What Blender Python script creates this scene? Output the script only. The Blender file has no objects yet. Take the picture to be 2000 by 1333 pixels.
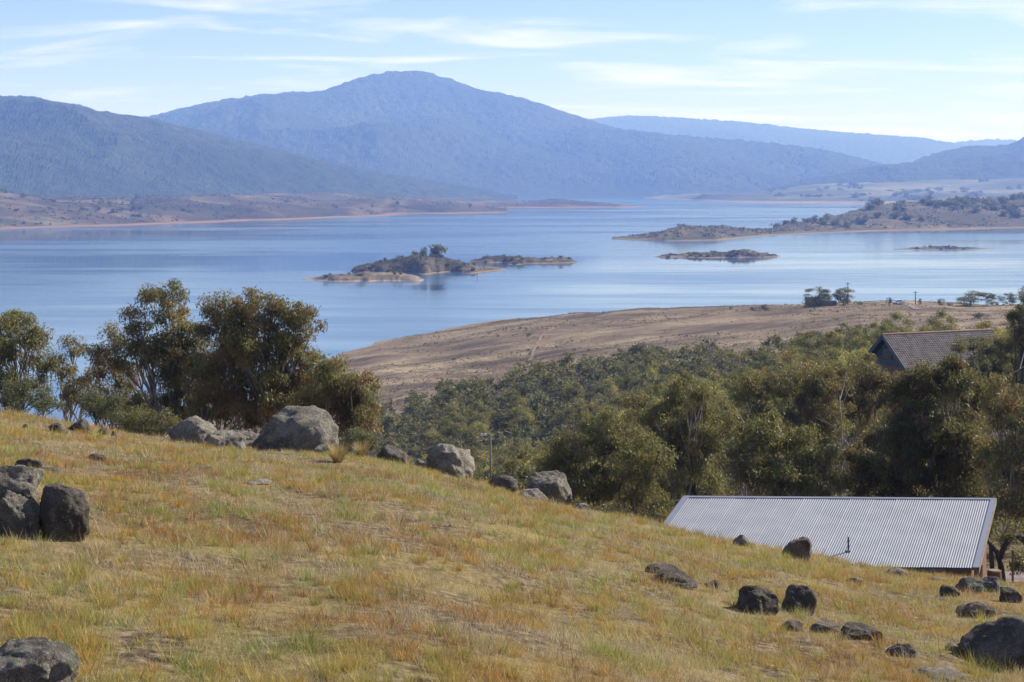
import bpy, bmesh, math, random
import numpy as np
from mathutils import Vector

# ------------------------------------------------------------------ camera, light, exposure
SC = bpy.context.scene
COL = SC.collection
FPX, HY, CX = 3333.0, 355.0, 1000.0      # focal length, horizon row and centre column in photo pixels
CAMZ = 62.0                              # metres above the lake
cam_d = bpy.data.cameras.new('camera')
cam = bpy.data.objects.new('camera', cam_d)
COL.objects.link(cam)
cam_d.sensor_width = 36.0
cam_d.lens = 36.0 * FPX / 2000.0
cam_d.shift_y = -(666.5 - HY) / 2000.0
cam_d.clip_start = 0.5
cam_d.clip_end = 80000.0
cam.location = (0, 0, CAMZ)
cam.rotation_euler = (math.radians(90), 0, 0)
SC.camera = cam

SUN_AZ, SUN_EL = math.radians(58), math.radians(34)     # azimuth clockwise from the view direction (+Y)
world = bpy.data.worlds.new('World')
SC.world = world
world.use_nodes = True
wn, wl = world.node_tree.nodes, world.node_tree.links
wn.clear()
def WN(t, **kw):
    n = wn.new(t)
    for k, v in kw.items():
        setattr(n, k, v)
    return n
w_out = WN('ShaderNodeOutputWorld')
w_bg = WN('ShaderNodeBackground')
w_bg.inputs['Strength'].default_value = 0.068
sky = WN('ShaderNodeTexSky', sky_type='NISHITA', sun_disc=False)
sky.sun_elevation = SUN_EL
sky.sun_rotation = SUN_AZ
sky.altitude = 900
sky.air_density = 1.0
sky.dust_density = 0.15
sky.ozone_density = 2.0
# thin cirrus veil: noise on the sky direction projected to a flat layer
tc = WN('ShaderNodeTexCoord')
sep = WN('ShaderNodeSeparateXYZ')
wl.new(tc.outputs['Generated'], sep.inputs[0])
zz = WN('ShaderNodeMath', operation='ADD'); zz.inputs[1].default_value = 0.06
zm = WN('ShaderNodeMath', operation='MAXIMUM'); zm.inputs[1].default_value = 0.02
wl.new(sep.outputs['Z'], zm.inputs[0]); wl.new(zm.outputs[0], zz.inputs[0])
dx = WN('ShaderNodeMath', operation='DIVIDE'); dy = WN('ShaderNodeMath', operation='DIVIDE')
wl.new(sep.outputs['X'], dx.inputs[0]); wl.new(zz.outputs[0], dx.inputs[1])
wl.new(sep.outputs['Y'], dy.inputs[0]); wl.new(zz.outputs[0], dy.inputs[1])
cmb = WN('ShaderNodeCombineXYZ')
wl.new(dx.outputs[0], cmb.inputs['X']); wl.new(dy.outputs[0], cmb.inputs['Y'])
cmap = WN('ShaderNodeMapping')
cmap.inputs['Rotation'].default_value = (0, 0, math.radians(12))
cmap.inputs['Scale'].default_value = (0.55, 0.8, 1)
wl.new(cmb.outputs[0], cmap.inputs[0])
cn = WN('ShaderNodeTexNoise')
cn.inputs['Scale'].default_value = 1.5; cn.inputs['Detail'].default_value = 9
cn.inputs['Roughness'].default_value = 0.58; cn.inputs['Distortion'].default_value = 0.5
wl.new(cmap.outputs[0], cn.inputs['Vector'])
cr = WN('ShaderNodeValToRGB')
cr.color_ramp.elements[0].position = 0.49; cr.color_ramp.elements[0].color = (0, 0, 0, 1)
cr.color_ramp.elements[1].position = 0.68; cr.color_ramp.elements[1].color = (0.75, 0.75, 0.75, 1)
wl.new(cn.outputs['Fac'], cr.inputs[0])
cmix = WN('ShaderNodeMix', data_type='RGBA')
cmix.inputs['B'].default_value = (9.0, 9.3, 9.9, 1)
wl.new(cr.outputs[0], cmix.inputs['Factor'])
tint = WN('ShaderNodeMix', data_type='RGBA', blend_type='MULTIPLY')
tint.inputs['Factor'].default_value = 1.0
tint.inputs['B'].default_value = (0.84, 0.885, 1.14, 1)
wl.new(sky.outputs[0], tint.inputs['A'])
wl.new(tint.outputs['Result'], cmix.inputs['A'])
wl.new(cmix.outputs['Result'], w_bg.inputs['Color'])
wl.new(w_bg.outputs[0], w_out.inputs['Surface'])

sun_d = bpy.data.lights.new('sun', 'SUN')
sun_d.energy = 4.8
sun_d.angle = math.radians(0.5)
sun_d.color = (1.0, 0.95, 0.88)
sun = bpy.data.objects.new('sun', sun_d)
COL.objects.link(sun)
sdir = Vector((math.sin(SUN_AZ) * math.cos(SUN_EL), math.cos(SUN_AZ) * math.cos(SUN_EL), math.sin(SUN_EL)))
sun.rotation_euler = sdir.to_track_quat('Z', 'Y').to_euler()
sun.location = (60, 0, 140)

SC.view_settings.view_transform = 'Standard'
SC.view_settings.look = 'None'
SC.view_settings.exposure = 0.9
SC.view_settings.gamma = 1.0
SC.cycles.use_denoising = True
SC.cycles.max_bounces = 5
SC.cycles.diffuse_bounces = 2
SC.cycles.glossy_bounces = 2
SC.cycles.transmission_bounces = 2
SC.cycles.transparent_max_bounces = 4
SC.cycles.volume_bounces = 2

# ------------------------------------------------------------------ numeric helpers
def _hash(ix, iy, iz, seed):
    h = (ix * 374761393 + iy * 668265263 + iz * 2147483647 + seed * 1442695041) & 0xffffffff
    h = ((h ^ (h >> 13)) * 1274126177) & 0xffffffff
    h = ((h ^ (h >> 16)) * 2246822519) & 0xffffffff
    return ((h ^ (h >> 15)) & 0xffffff) / float(0xffffff)
def vnoise(x, y, z=None, seed=0):
    x = np.asarray(x, float); y = np.asarray(y, float)
    z = np.zeros_like(x) if z is None else np.asarray(z, float)
    ix, iy, iz = np.floor(x).astype(np.int64), np.floor(y).astype(np.int64), np.floor(z).astype(np.int64)
    fx, fy, fz = x - ix, y - iy, z - iz
    fx, fy, fz = [f * f * (3 - 2 * f) for f in (fx, fy, fz)]
    r = 0
    for a in (0, 1):
        for b in (0, 1):
            for c in (0, 1):
                w = (fx if a else 1 - fx) * (fy if b else 1 - fy) * (fz if c else 1 - fz)
                r = r + w * _hash(ix + a, iy + b, iz + c, seed)
    return r * 2 - 1
def fbm(x, y, z=None, seed=0, oct=4, gain=0.5):
    r, a, f = 0, 1.0, 1.0
    for o in range(oct):
        r = r + a * vnoise(np.asarray(x) * f, np.asarray(y) * f, None if z is None else np.asarray(z) * f, seed + o * 17)
        a *= gain; f *= 2.03
    return r
def sstep(a, b, x):
    t = np.clip((np.asarray(x, float) - a) / (b - a), 0, 1)
    return t * t * (3 - 2 * t)

def mesh_np(name, V, F, mats, smooth=False, col=None, mat_idx=None):
    """V (n,3); F (m,k) array, or a list of such arrays; one mesh datablock"""
    V = np.asarray(V, np.float32)
    Fs = F if isinstance(F, list) and isinstance(F[0], np.ndarray) else [F]
    Fs = [np.asarray(f, np.int32) for f in Fs if len(f)]
    me = bpy.data.meshes.new(name)
    me.vertices.add(len(V)); me.vertices.foreach_set('co', V.ravel())
    li = np.concatenate([f.ravel() for f in Fs])
    tot = np.concatenate([np.full(len(f), f.shape[1], np.int32) for f in Fs])
    me.loops.add(len(li)); me.loops.foreach_set('vertex_index', li)
    me.polygons.add(len(tot))
    me.polygons.foreach_set('loop_start', np.concatenate([[0], np.cumsum(tot)[:-1]]).astype(np.int32))
    me.polygons.foreach_set('loop_total', tot)
    me.polygons.foreach_set('use_smooth', np.full(len(tot), smooth))
    if mat_idx is not None:
        me.polygons.foreach_set('material_index', np.asarray(mat_idx, np.int32))
    if col is not None:
        c = np.ones((len(V), 4), np.float32); c[:, :3] = col
        at = me.color_attributes.new('Col', 'FLOAT_COLOR', 'POINT')
        at.data.foreach_set('color', c.ravel())
    for m in (mats if isinstance(mats, (list, tuple)) else [mats]):
        me.materials.append(m)
    me.update(calc_edges=True)
    return me
def link(name, me, parent=None, loc=(0, 0, 0), rot=(0, 0, 0)):
    o = bpy.data.objects.new(name, me)
    COL.objects.link(o)
    o.location = loc; o.rotation_euler = rot
    if parent is not None:
        o.parent = parent
    return o
def tag(o, label=None, cat=None, group=None, kind=None):
    if label: o['label'] = label
    if cat: o['category'] = cat
    if group: o['group'] = group
    if kind: o['kind'] = kind
    return o
def empty(name, loc, rz=0):
    o = bpy.data.objects.new(name, None)
    COL.objects.link(o); o.location = loc; o.rotation_euler = (0, 0, rz); o.empty_display_size = 0.3
    return o
def grid_faces(nr, nc):
    i = np.arange(nr * nc).reshape(nr, nc)
    return np.stack([i[:-1, :-1], i[:-1, 1:], i[1:, 1:], i[1:, :-1]], -1).reshape(-1, 4)
class MB:
    """collects boxes, tubes and sheets of one part"""
    def __init__(s): s.V = []; s.Q = []; s.T = []; s.n = 0
    def add(s, V, Q=None, T=None):
        V = np.asarray(V, float)
        s.V.append(V)
        if Q is not None and len(Q): s.Q.append(np.asarray(Q) + s.n)
        if T is not None and len(T): s.T.append(np.asarray(T) + s.n)
        s.n += len(V)
    def box(s, c, size, rz=0):
        x, y, z = [v / 2 for v in size]
        P = np.array([[-x, -y, -z], [x, -y, -z], [x, y, -z], [-x, y, -z], [-x, -y, z], [x, -y, z], [x, y, z], [-x, y, z]])
        ca, sa = math.cos(rz), math.sin(rz)
        R = np.array([[ca, -sa, 0], [sa, ca, 0], [0, 0, 1]])
        s.add(P @ R.T + np.array(c), [[0, 3, 2, 1], [4, 5, 6, 7], [0, 1, 5, 4], [1, 2, 6, 5], [2, 3, 7, 6], [3, 0, 4, 7]])
    def hexa(s, P):
        s.add(P, [[0, 3, 2, 1], [4, 5, 6, 7], [0, 1, 5, 4], [1, 2, 6, 5], [2, 3, 7, 6], [3, 0, 4, 7]])
    def tube(s, pts, rad, n=6):
        pts = np.asarray(pts, float); k = len(pts)
        rad = np.broadcast_to(rad, (k,))
        tan = np.gradient(pts, axis=0); tan /= np.linalg.norm(tan, axis=1, keepdims=True) + 1e-9
        ref = np.array([1.0, 0, 0]) if abs(tan[:, 2]).mean() > 0.6 else np.array([0, 0, 1.0])
        a = np.cross(tan, ref); a /= np.linalg.norm(a, axis=1, keepdims=True) + 1e-9
        b = np.cross(tan, a)
        th = np.linspace(0, 2 * math.pi, n, endpoint=False)
        ring = pts[:, None] + rad[:, None, None] * (np.cos(th)[None, :, None] * a[:, None] + np.sin(th)[None, :, None] * b[:, None])
        i = np.arange(k * n).reshape(k, n); j = np.roll(i, -1, 1)
        Q = np.stack([i[:-1], j[:-1], j[1:], i[1:]], -1).reshape(-1, 4)
        V = np.concatenate([ring.reshape(-1, 3), pts[:1], pts[-1:]])
        T = [[j[0, q], i[0, q], k * n] for q in range(n)] + [[i[-1, q], j[-1, q], k * n + 1] for q in range(n)]
        s.add(V, Q, T)
    def mesh(s, name, mat, smooth=False):
        return mesh_np(name, np.concatenate(s.V), ([np.concatenate(s.Q)] if s.Q else []) + ([np.concatenate(s.T)] if s.T else []), mat, smooth)
    def build(s, name, mat, parent=None, smooth=False, loc=(0, 0, 0), rot=(0, 0, 0)):
        return link(name, s.mesh(name, mat, smooth), parent, loc, rot)

# ------------------------------------------------------------------ materials
class NT:
    def __init__(s, name):
        s.m = bpy.data.materials.new(name); s.m.use_nodes = True
        s.n, s.l = s.m.node_tree.nodes, s.m.node_tree.links
        s.b = s.n['Principled BSDF']; s.out = s.n['Material Output']
    def node(s, t, ins=None, **kw):
        n = s.n.new(t)
        for k, v in kw.items(): setattr(n, k, v)
        for k, v in (ins or {}).items(): s.put(n.inputs[k], v)
        return n
    def put(s, sock, v):
        if isinstance(v, bpy.types.NodeSocket): s.l.new(v, sock)
        else: sock.default_value = v
    def pos(s): return s.node('ShaderNodeNewGeometry').outputs['Position']
    def obj(s): return s.node('ShaderNodeTexCoord').outputs['Object']
    def mapping(s, vec, scale=(1, 1, 1), loc=(0, 0, 0)):
        return s.node('ShaderNodeMapping', {'Vector': vec, 'Scale': scale, 'Location': loc}).outputs[0]
    def noise(s, vec, scale, detail=4, rough=0.5, dist=0.0):
        return s.node('ShaderNodeTexNoise', {'Vector': vec, 'Scale': scale, 'Detail': detail, 'Roughness': rough, 'Distortion': dist}).outputs['Fac']
    def ramp(s, f, stops):
        r = s.node('ShaderNodeValToRGB', {0: f})
        e = r.color_ramp.elements
        while len(e) < len(stops): e.new(0.5)
        for q, (p, c) in zip(e, stops):
            q.position = p; q.color = (*c, 1) if len(c) == 3 else c
        return r.outputs[0]
    def fac(s, f, a, b, lo=0.0, hi=1.0):
        return s.node('ShaderNodeMapRange', {'Value': f, 'From Min': a, 'From Max': b, 'To Min': lo, 'To Max': hi}).outputs[0]
    def mix(s, f, a, b, mode='MIX'):
        n = s.node('ShaderNodeMix', data_type='RGBA', blend_type=mode)
        s.put(n.inputs['Factor'], f)
        for k, v in (('A', a), ('B', b)):
            s.put(n.inputs[k], v if isinstance(v, bpy.types.NodeSocket) else (*v, 1))
        return n.outputs['Result']
    def math(s, op, a, b=0.0):
        n = s.node('ShaderNodeMath', operation=op); s.put(n.inputs[0], a); s.put(n.inputs[1], b)
        return n.outputs[0]
    def bump(s, h, strength, dist, normal=None):
        n = s.node('ShaderNodeBump', {'Height': h, 'Strength': strength, 'Distance': dist})
        if normal is not None: s.l.new(normal, n.inputs['Normal'])
        s.l.new(n.outputs[0], s.b.inputs['Normal'])
        return n.outputs[0]
    def base(s, c, rough=0.9, spec=0.2, metal=0.0):
        s.put(s.b.inputs['Base Color'], c if isinstance(c, bpy.types.NodeSocket) else (*c, 1))
        s.put(s.b.inputs['Roughness'], rough); s.put(s.b.inputs['Specular IOR Level'], spec); s.put(s.b.inputs['Metallic'], metal)

def mat_plain(name, c, rough=0.7, spec=0.3, metal=0.0, var=0.25, scale=3.0):
    t = NT(name)
    n = t.noise(t.obj(), scale, 6, 0.6)
    t.base(t.mix(t.fac(n, 0.3, 0.7), tuple(v * (1 - var) for v in c), tuple(min(1, v * (1 + var)) for v in c)), rough, spec, metal)
    return t.m

def mat_ground():
    t = NT('ground')
    p = t.pos()
    y = t.node('ShaderNodeSeparateXYZ', {0: p}).outputs['Y']
    # pasture of the near slope: soil and thatch between the tufts
    n1 = t.noise(p, 0.55, 6, 0.6); n2 = t.noise(p, 7.0, 6, 0.65); n3 = t.noise(p, 45.0, 4, 0.7)
    a = t.ramp(n2, [(0.42, (0.05, 0.036, 0.027)), (0.52, (0.13, 0.096, 0.06)), (0.62, (0.25, 0.19, 0.12))])
    a = t.mix(t.fac(n1, 0.42, 0.62), a, t.mix(n3, (0.20, 0.12, 0.05), (0.22, 0.20, 0.075)))
    # dry grassland of the headland
    pm = t.mapping(p, (0.6, 1.0, 1.0))
    m1 = t.noise(pm, 0.011, 8, 0.62); m2 = t.noise(pm, 0.045, 9, 0.72); m3 = t.noise(p, 0.35, 5, 0.7)
    b = t.ramp(m2, [(0.40, (0.075, 0.054, 0.042)), (0.47, (0.140, 0.102, 0.070)), (0.53, (0.215, 0.163, 0.108)), (0.61, (0.32, 0.25, 0.16))])
    b = t.mix(t.fac(m1, 0.46, 0.58, 0, 0.7), b, t.mix(t.fac(m2, 0.42, 0.58), (0.105, 0.074, 0.057), (0.20, 0.146, 0.098)))
    b = t.mix(t.fac(m3, 0.50, 0.62, 0, 0.6), b, (0.07, 0.058, 0.04))
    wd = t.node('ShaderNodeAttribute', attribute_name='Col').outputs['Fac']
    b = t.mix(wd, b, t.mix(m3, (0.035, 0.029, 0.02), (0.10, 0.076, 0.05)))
    # bare bank near the water line
    z = t.node('ShaderNodeSeparateXYZ', {0: p}).outputs['Z']
    zf_ = t.math('ADD', z, t.math('MULTIPLY', m2, 2.0))
    b = t.mix(t.fac(zf_, 1.2, 3.2, 0.8, 0.0), b, (0.26, 0.19, 0.13))
    c = t.mix(t.fac(y, 62, 130), a, b)
    t.base(c, 0.95, 0.1)
    t.bump(t.math('ADD', n2, t.math('MULTIPLY', m2, 6.0)), 0.6, 0.12)
    return t.m
def mat_farland(name, dark, mid, light, bank, scale, bank_h=3.0, patch=(0.06, 0.075, 0.045), patch_lo=0.55):
    t = NT(name); p = t.pos()
    pm = t.mapping(p, (0.7, 1.0, 1.5))
    n1 = t.noise(pm, scale, 8, 0.64); n2 = t.noise(pm, scale * 5, 6, 0.66); n3 = t.noise(p, scale * 0.45, 3, 0.5)
    c = t.ramp(n1, [(0.42, dark), (0.5, mid), (0.58, light)])
    c = t.mix(t.fac(n2, patch_lo, patch_lo + 0.1, 0, 0.9), c, patch)
    c = t.mix(t.fac(n3, 0.48, 0.58, 0, 0.6), c, dark)
    z = t.node('ShaderNodeSeparateXYZ', {0: p}).outputs['Z']
    zz_ = t.math('ADD', z, t.math('MULTIPLY', t.math('SUBTRACT', n1, 0.5), bank_h * 1.5))
    c = t.mix(t.fac(zz_, bank_h * 0.55, bank_h, 1.0, 0.0), c, bank)
    t.base(c, 0.95, 0.1)
    t.bump(n2, 0.7, 2.0)
    return t.m
def mat_forest(name, c0, c1, c2, scale):
    t = NT(name); p = t.pos()
    n1 = t.noise(p, scale, 6, 0.75); n2 = t.noise(p, scale * 0.06, 5, 0.6)
    c = t.ramp(n1, [(0.35, c0), (0.52, c1), (0.72, c2)])
    c = t.mix(t.fac(n2, 0.4, 0.65, 0, 0.6), c, c0)
    t.base(c, 0.95, 0.05)
    t.bump(n1, 1.0, 10.0)
    return t.m
def mat_water():
    t = NT('lake_water'); p = t.pos()
    st = t.noise(t.mapping(p, (0.0011, 0.0042, 1)), 1.0, 7, 0.62, 0.6)
    st2 = t.noise(t.mapping(p, (0.006, 0.03, 1)), 1.0, 5, 0.6, 0.4)
    s = t.math('ADD', t.math('MULTIPLY', st, 0.7), t.math('MULTIPLY', st2, 0.3))
    t.base((0.022, 0.075, 0.17), 0.2, 0.5)
    t.put(t.b.inputs['Roughness'], t.fac(s, 0.42, 0.58, 0.05, 0.19))
    t.put(t.b.inputs['IOR'], 1.33)
    rip = t.noise(t.mapping(p, (0.25, 0.8, 1)), 1.0, 5, 0.65)
    t.put(t.b.inputs['Base Color'], (0.022, 0.075, 0.17, 1))
    n = t.node('ShaderNodeBump', {'Height': rip, 'Distance': 0.25})
    t.put(n.inputs['Strength'], t.fac(s, 0.4, 0.6, 0.02, 0.10))
    t.l.new(n.outputs[0], t.b.inputs['Normal'])
    return t.m
def mat_granite(name, c_lo, c_hi, lichen=(0.34, 0.36, 0.29), lichen_amt=0.5, moss=(0.13, 0.15, 0.08)):
    t = NT(name); p = t.pos()
    n1 = t.noise(p, 2.2, 8, 0.65, 0.4); n2 = t.noise(p, 14, 6, 0.75); n3 = t.noise(p, 55, 4, 0.75); n4 = t.noise(p, 4.5, 8, 0.7, 0.6)
    c = t.mix(t.fac(n1, 0.42, 0.58), c_lo, c_hi)
    c = t.mix(t.fac(n3, 0.45, 0.6, 0, 0.6), c, tuple(v * 0.35 for v in c_lo))
    c = t.mix(t.fac(n4, 0.52, 0.60, 0, 0.7), c, moss)
    c = t.mix(t.fac(n2, 0.62 - 0.14 * lichen_amt, 0.66 - 0.12 * lichen_amt, 0, 0.85), c, lichen)
    t.base(c, 0.92, 0.15)
    h = t.math('ADD', t.math('MULTIPLY', n2, 1.0), t.math('ADD', t.math('MULTIPLY', n3, 0.5), t.math('MULTIPLY', n4, 1.5)))
    t.bump(h, 1.0, 0.09)
    return t.m
def mat_leaf(name, gloss=0.5, trans=0.38):
    t = NT(name)
    a = t.node('ShaderNodeAttribute', attribute_name='Col').outputs['Color']
    t.base(a, gloss, 0.22)
    tr = t.node('ShaderNodeBsdfTranslucent', {'Color': t.mix(0.5, a, (0.20, 0.18, 0.05))})
    mx = t.node('ShaderNodeMixShader', {0: trans})
    t.l.new(t.b.outputs[0], mx.inputs[1]); t.l.new(tr.outputs[0], mx.inputs[2])
    t.l.new(mx.outputs[0], t.out.inputs['Surface'])
    return t.m
def mat_bark(name, c0, c1):
    t = NT(name); p = t.mapping(t.obj(), (1, 1, 0.25))
    n = t.noise(p, 9, 5, 0.65)
    t.base(t.mix(t.fac(n, 0.35, 0.65), c0, c1), 0.85, 0.2)
    t.bump(n, 0.5, 0.03)
    return t.m
def mat_metal_roof():
    t = NT('galvanised_sheet'); p = t.obj()
    n = t.noise(p, 1.2, 6, 0.6); n2 = t.noise(t.mapping(p, (6, 0.4, 1)), 1.0, 5, 0.6)
    c = t.mix(t.fac(n, 0.3, 0.7), (0.165, 0.178, 0.215), (0.215, 0.228, 0.268))
    c = t.mix(t.fac(n2, 0.55, 0.8, 0, 0.25), c, (0.15, 0.15, 0.155))
    t.base(c, 0.6, 0.2, 0.0)
    return t.m

M = {}
M['ground'] = mat_ground()
M['farshore'] = mat_farland('far_shore_land', (0.04, 0.032, 0.026), (0.08, 0.058, 0.042), (0.165, 0.122, 0.078), (0.22, 0.135, 0.085), 0.008, 2.2, patch_lo=0.50)
M['headland'] = mat_farland('headland_scrub', (0.055, 0.047, 0.034), (0.11, 0.083, 0.057), (0.18, 0.135, 0.088), (0.20, 0.15, 0.10), 0.012, 1.3, patch_lo=0.50)
M['island'] = mat_farland('island_rock', (0.05, 0.042, 0.032), (0.105, 0.08, 0.056), (0.18, 0.14, 0.09), (0.21, 0.16, 0.11), 0.07, 0.7, (0.05, 0.052, 0.035), 0.54)
M['fields'] = mat_farland('far_fields', (0.045, 0.052, 0.03), (0.10, 0.10, 0.056), (0.17, 0.155, 0.09), (0.25, 0.17, 0.11), 0.0025, 4.0, (0.05, 0.062, 0.036), 0.53)
M['forest'] = mat_forest('mountain_forest', (0.018, 0.026, 0.016), (0.045, 0.055, 0.030), (0.085, 0.090, 0.055), 0.035)
M['water'] = mat_water()
M['granite'] = mat_granite('granite_grey', (0.16, 0.138, 0.12), (0.35, 0.30, 0.26))
M['granite_pale'] = mat_granite('granite_pale', (0.24, 0.205, 0.175), (0.46, 0.395, 0.335), (0.30, 0.33, 0.27), 0.45)
M['granite_dark'] = mat_granite('granite_dark', (0.11, 0.092, 0.08), (0.25, 0.207, 0.18), (0.26, 0.26, 0.22), 0.25, (0.10, 0.105, 0.06))
M['leaf'] = mat_leaf('gum_leaf')
M['leaf_far'] = mat_leaf('woodland_leaf', 0.6, 0.30)
M['blade'] = mat_leaf('grass_blade', 0.7, 0.38)
M['bark'] = mat_bark('gum_bark', (0.16, 0.125, 0.10), (0.36, 0.31, 0.26))
M['bark_dark'] = mat_bark('dark_bark', (0.035, 0.028, 0.024), (0.085, 0.07, 0.06))
M['roof_metal'] = mat_metal_roof()
M['flash'] = mat_plain('steel_flashing', (0.215, 0.225, 0.26), 0.4, 0.5, 0.3, 0.06)
M['brown_wall'] = mat_plain('brown_wall', (0.15, 0.085, 0.06), 0.8, 0.2, 0, 0.25, 2)
M['timber'] = mat_plain('grey_timber', (0.20, 0.165, 0.14), 0.85, 0.2, 0, 0.3, 4)
M['tile'] = mat_plain('roof_tile', (0.22, 0.185, 0.16), 0.8, 0.25, 0, 0.35, 1.5)
M['ridge_tile'] = mat_plain('ridge_tile', (0.36, 0.20, 0.16), 0.8, 0.25, 0, 0.25, 2)
M['dark_trim'] = mat_plain('dark_blue_trim', (0.045, 0.05, 0.07), 0.6, 0.4, 0, 0.2, 2)
M['pole'] = mat_plain('weathered_pole', (0.13, 0.11, 0.10), 0.85, 0.2)
M['galv'] = mat_plain('galvanised_pole', (0.085, 0.085, 0.09), 0.6, 0.3, 0.0, 0.12)
M['glass'] = mat_plain('dark_glass', (0.02, 0.025, 0.03), 0.1, 0.5, 0, 0.1)
M['white'] = mat_plain('white_paint', (0.72, 0.72, 0.70), 0.5, 0.4, 0, 0.06)
M['red'] = mat_plain('marker_red', (0.30, 0.05, 0.04), 0.6, 0.3)
M['rubber'] = mat_plain('rubber', (0.02, 0.02, 0.02), 0.8, 0.2)
M['track'] = mat_plain('dirt_track', (0.23, 0.17, 0.12), 0.95, 0.1, 0, 0.25, 0.6)
M['road'] = mat_plain('gravel_road', (0.20, 0.165, 0.16), 0.95, 0.1, 0, 0.3, 1.5)
M['concrete'] = mat_plain('pale_gravel', (0.42, 0.38, 0.33), 0.95, 0.1, 0, 0.3, 1.0)

# ------------------------------------------------------------------ the ground: near slope, gully and headland in one sheet
PXC = [-700, 0, 250, 500, 700, 930, 1100, 1290, 1500, 1750, 2000, 2700]
CRY = [800, 805, 853, 884, 898, 944, 991, 1028, 1077, 1122, 1150, 1170]     # crest row
CRD = [52, 50, 49, 49, 48, 46, 45, 44, 43, 42, 41, 40]                      # crest distance
EYE = 3.0
DL = [56, 75, 90, 150, 220, 290, 370, 470, 560, 650, 760, 950]
TBL = {                                                                      # heights below the eye along each bearing
    -700: [8.0, 12.0, 15.0, 27, 40, 50, 58, 66, 70, 72, 74, 76],
    0:    [8.0, 12.0, 15.0, 27, 40, 50, 58, 66, 70, 72, 74, 76],
    300:  [9.0, 12.8, 16.0, 28, 41, 51, 58.5, 66, 70, 72, 74, 76],
    500:  [9.4, 13.2, 16.5, 29, 42, 52, 56.5, 61.5, 66, 70, 74, 76],
    650:  [9.6, 13.6, 17.0, 30, 43.5, 54.5, 53.5, 56.5, 59.6, 63.6, 70, 76],
    750:  [9.8, 14.0, 17.5, 31, 45, 53.5, 50.5, 54.2, 57.6, 61.2, 68, 76],
    850:  [10.4, 14.8, 18.5, 32, 46, 53, 50.3, 52.6, 55.5, 58.2, 65.5, 76],
    1000: [11.4, 15.6, 19.0, 33, 45, 51.5, 50.0, 50.2, 51.2, 53.2, 61.6, 76],
    1150: [12.4, 16.2, 19.0, 31, 40.5, 46, 47.5, 47.6, 48.4, 50.0, 61, 76],
    1300: [13.4, 16.8, 19.0, 28, 36, 40.5, 43.0, 44.8, 46.2, 48.4, 62, 76],
    1500: [14.0, 16.8, 18.5, 25, 31, 35.5, 38.6, 41.4, 43.0, 46.4, 62, 76],
    1700: [14.2, 16.2, 17.5, 22.5, 26.8, 30.5, 34.5, 38.2, 40.4, 46.0, 62, 76],
    1850: [14.1, 15.8, 17.0, 21.2, 24.8, 28.8, 33.2, 37.8, 40.8, 46.5, 62, 76],
    2000: [14.0, 15.4, 16.5, 20.0, 23.6, 27.0, 31.5, 37.2, 41.2, 47, 63, 76],
    2700: [13.5, 14.6, 15.5, 19.0, 22.0, 25.5, 30, 36, 41, 47, 63, 76],
}
_tp = sorted(TBL); _TT = np.array([TBL[p] for p in _tp], float)
_gp = np.arange(-1600, 3601, 20.0)
_ge = np.concatenate([np.linspace(0.4, 50, 150)[:-1], np.geomspace(50, 950, 230)])
def _smooth(a, k):
    return np.convolve(np.pad(a, k, mode='edge'), np.ones(2 * k + 1) / (2 * k + 1), 'valid')
_cry = _smooth(np.interp(_gp, PXC, CRY), 5); _crd = _smooth(np.interp(_gp, PXC, CRD), 5)
_Z = np.zeros((len(_gp), len(_ge)))
_Tc = np.array([_smooth(np.interp(_gp, _tp, _TT[:, k]), 3) for k in range(len(DL))])
for i in range(len(_gp)):
    tcn = (_cry[i] - HY) / FPX; dc = _crd[i]
    near = lambda d: tcn * d + EYE * (1 - d / dc) ** 2
    d0 = dc * 1.08
    xs = [d0] + [d for d in DL if d > d0 + 4]
    ys = [near(d0)] + [_Tc[k, i] for k, d in enumerate(DL) if d > d0 + 4]
    far = np.interp(_ge, xs, ys)
    fs = _smooth(far, 3)
    _Z[i] = np.where(_ge <= d0, near(_ge), np.where(_ge < 1.15 * d0, far, fs))
def zbase(x, y):
    x = np.asarray(x, float); y = np.asarray(y, float)
    d = np.clip(y, 0.5, 949)
    p = np.clip(CX + FPX * x / np.maximum(y, 3.0), _gp[0], _gp[-1] - 1e-3)
    fi = (p - _gp[0]) / 20.0; i0 = np.clip(fi.astype(int), 0, len(_gp) - 2); fi = fi - i0
    dj = np.interp(d, _ge, np.arange(len(_ge))); j0 = np.clip(dj.astype(int), 0, len(_ge) - 2); fj = dj - j0
    z = (_Z[i0, j0] * (1 - fi) * (1 - fj) + _Z[i0 + 1, j0] * fi * (1 - fj) + _Z[i0, j0 + 1] * (1 - fi) * fj + _Z[i0 + 1, j0 + 1] * fi * fj)
    return CAMZ - z
def zg(x, y):
    x = np.asarray(x, float); y = np.asarray(y, float)
    z = zbase(x, y)
    n = fbm(x * 0.9, y * 0.9, seed=3, oct=3) * 0.035 + fbm(x * 0.22, y * 0.22, seed=5, oct=3) * 0.09 * sstep(8, 16, y)
    far = sstep(60, 140, y)
    n = n * (1 - far) + far * (fbm(x * 0.02, y * 0.02, seed=7, oct=4) * 1.3 + fbm(x * 0.12, y * 0.12, seed=8, oct=3) * 0.25)
    return z + n
def zg1(x, y): return float(zg(np.array([x]), np.array([y]))[0])
def wx(px, d): return (px - CX) / FPX * d
def row_z(py, d): return CAMZ - (py - HY) / FPX * d
def hit(px, py, d0=6.0, d1=900.0):
    """distance along a bearing where the ground shows at that row"""
    ds = np.geomspace(d0, d1, 900)
    rows = HY + (CAMZ - zg(wx(px, ds), ds)) / ds * FPX
    k = np.nonzero(rows <= py)[0]
    return float(ds[k[0]]) if len(k) else None

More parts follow.
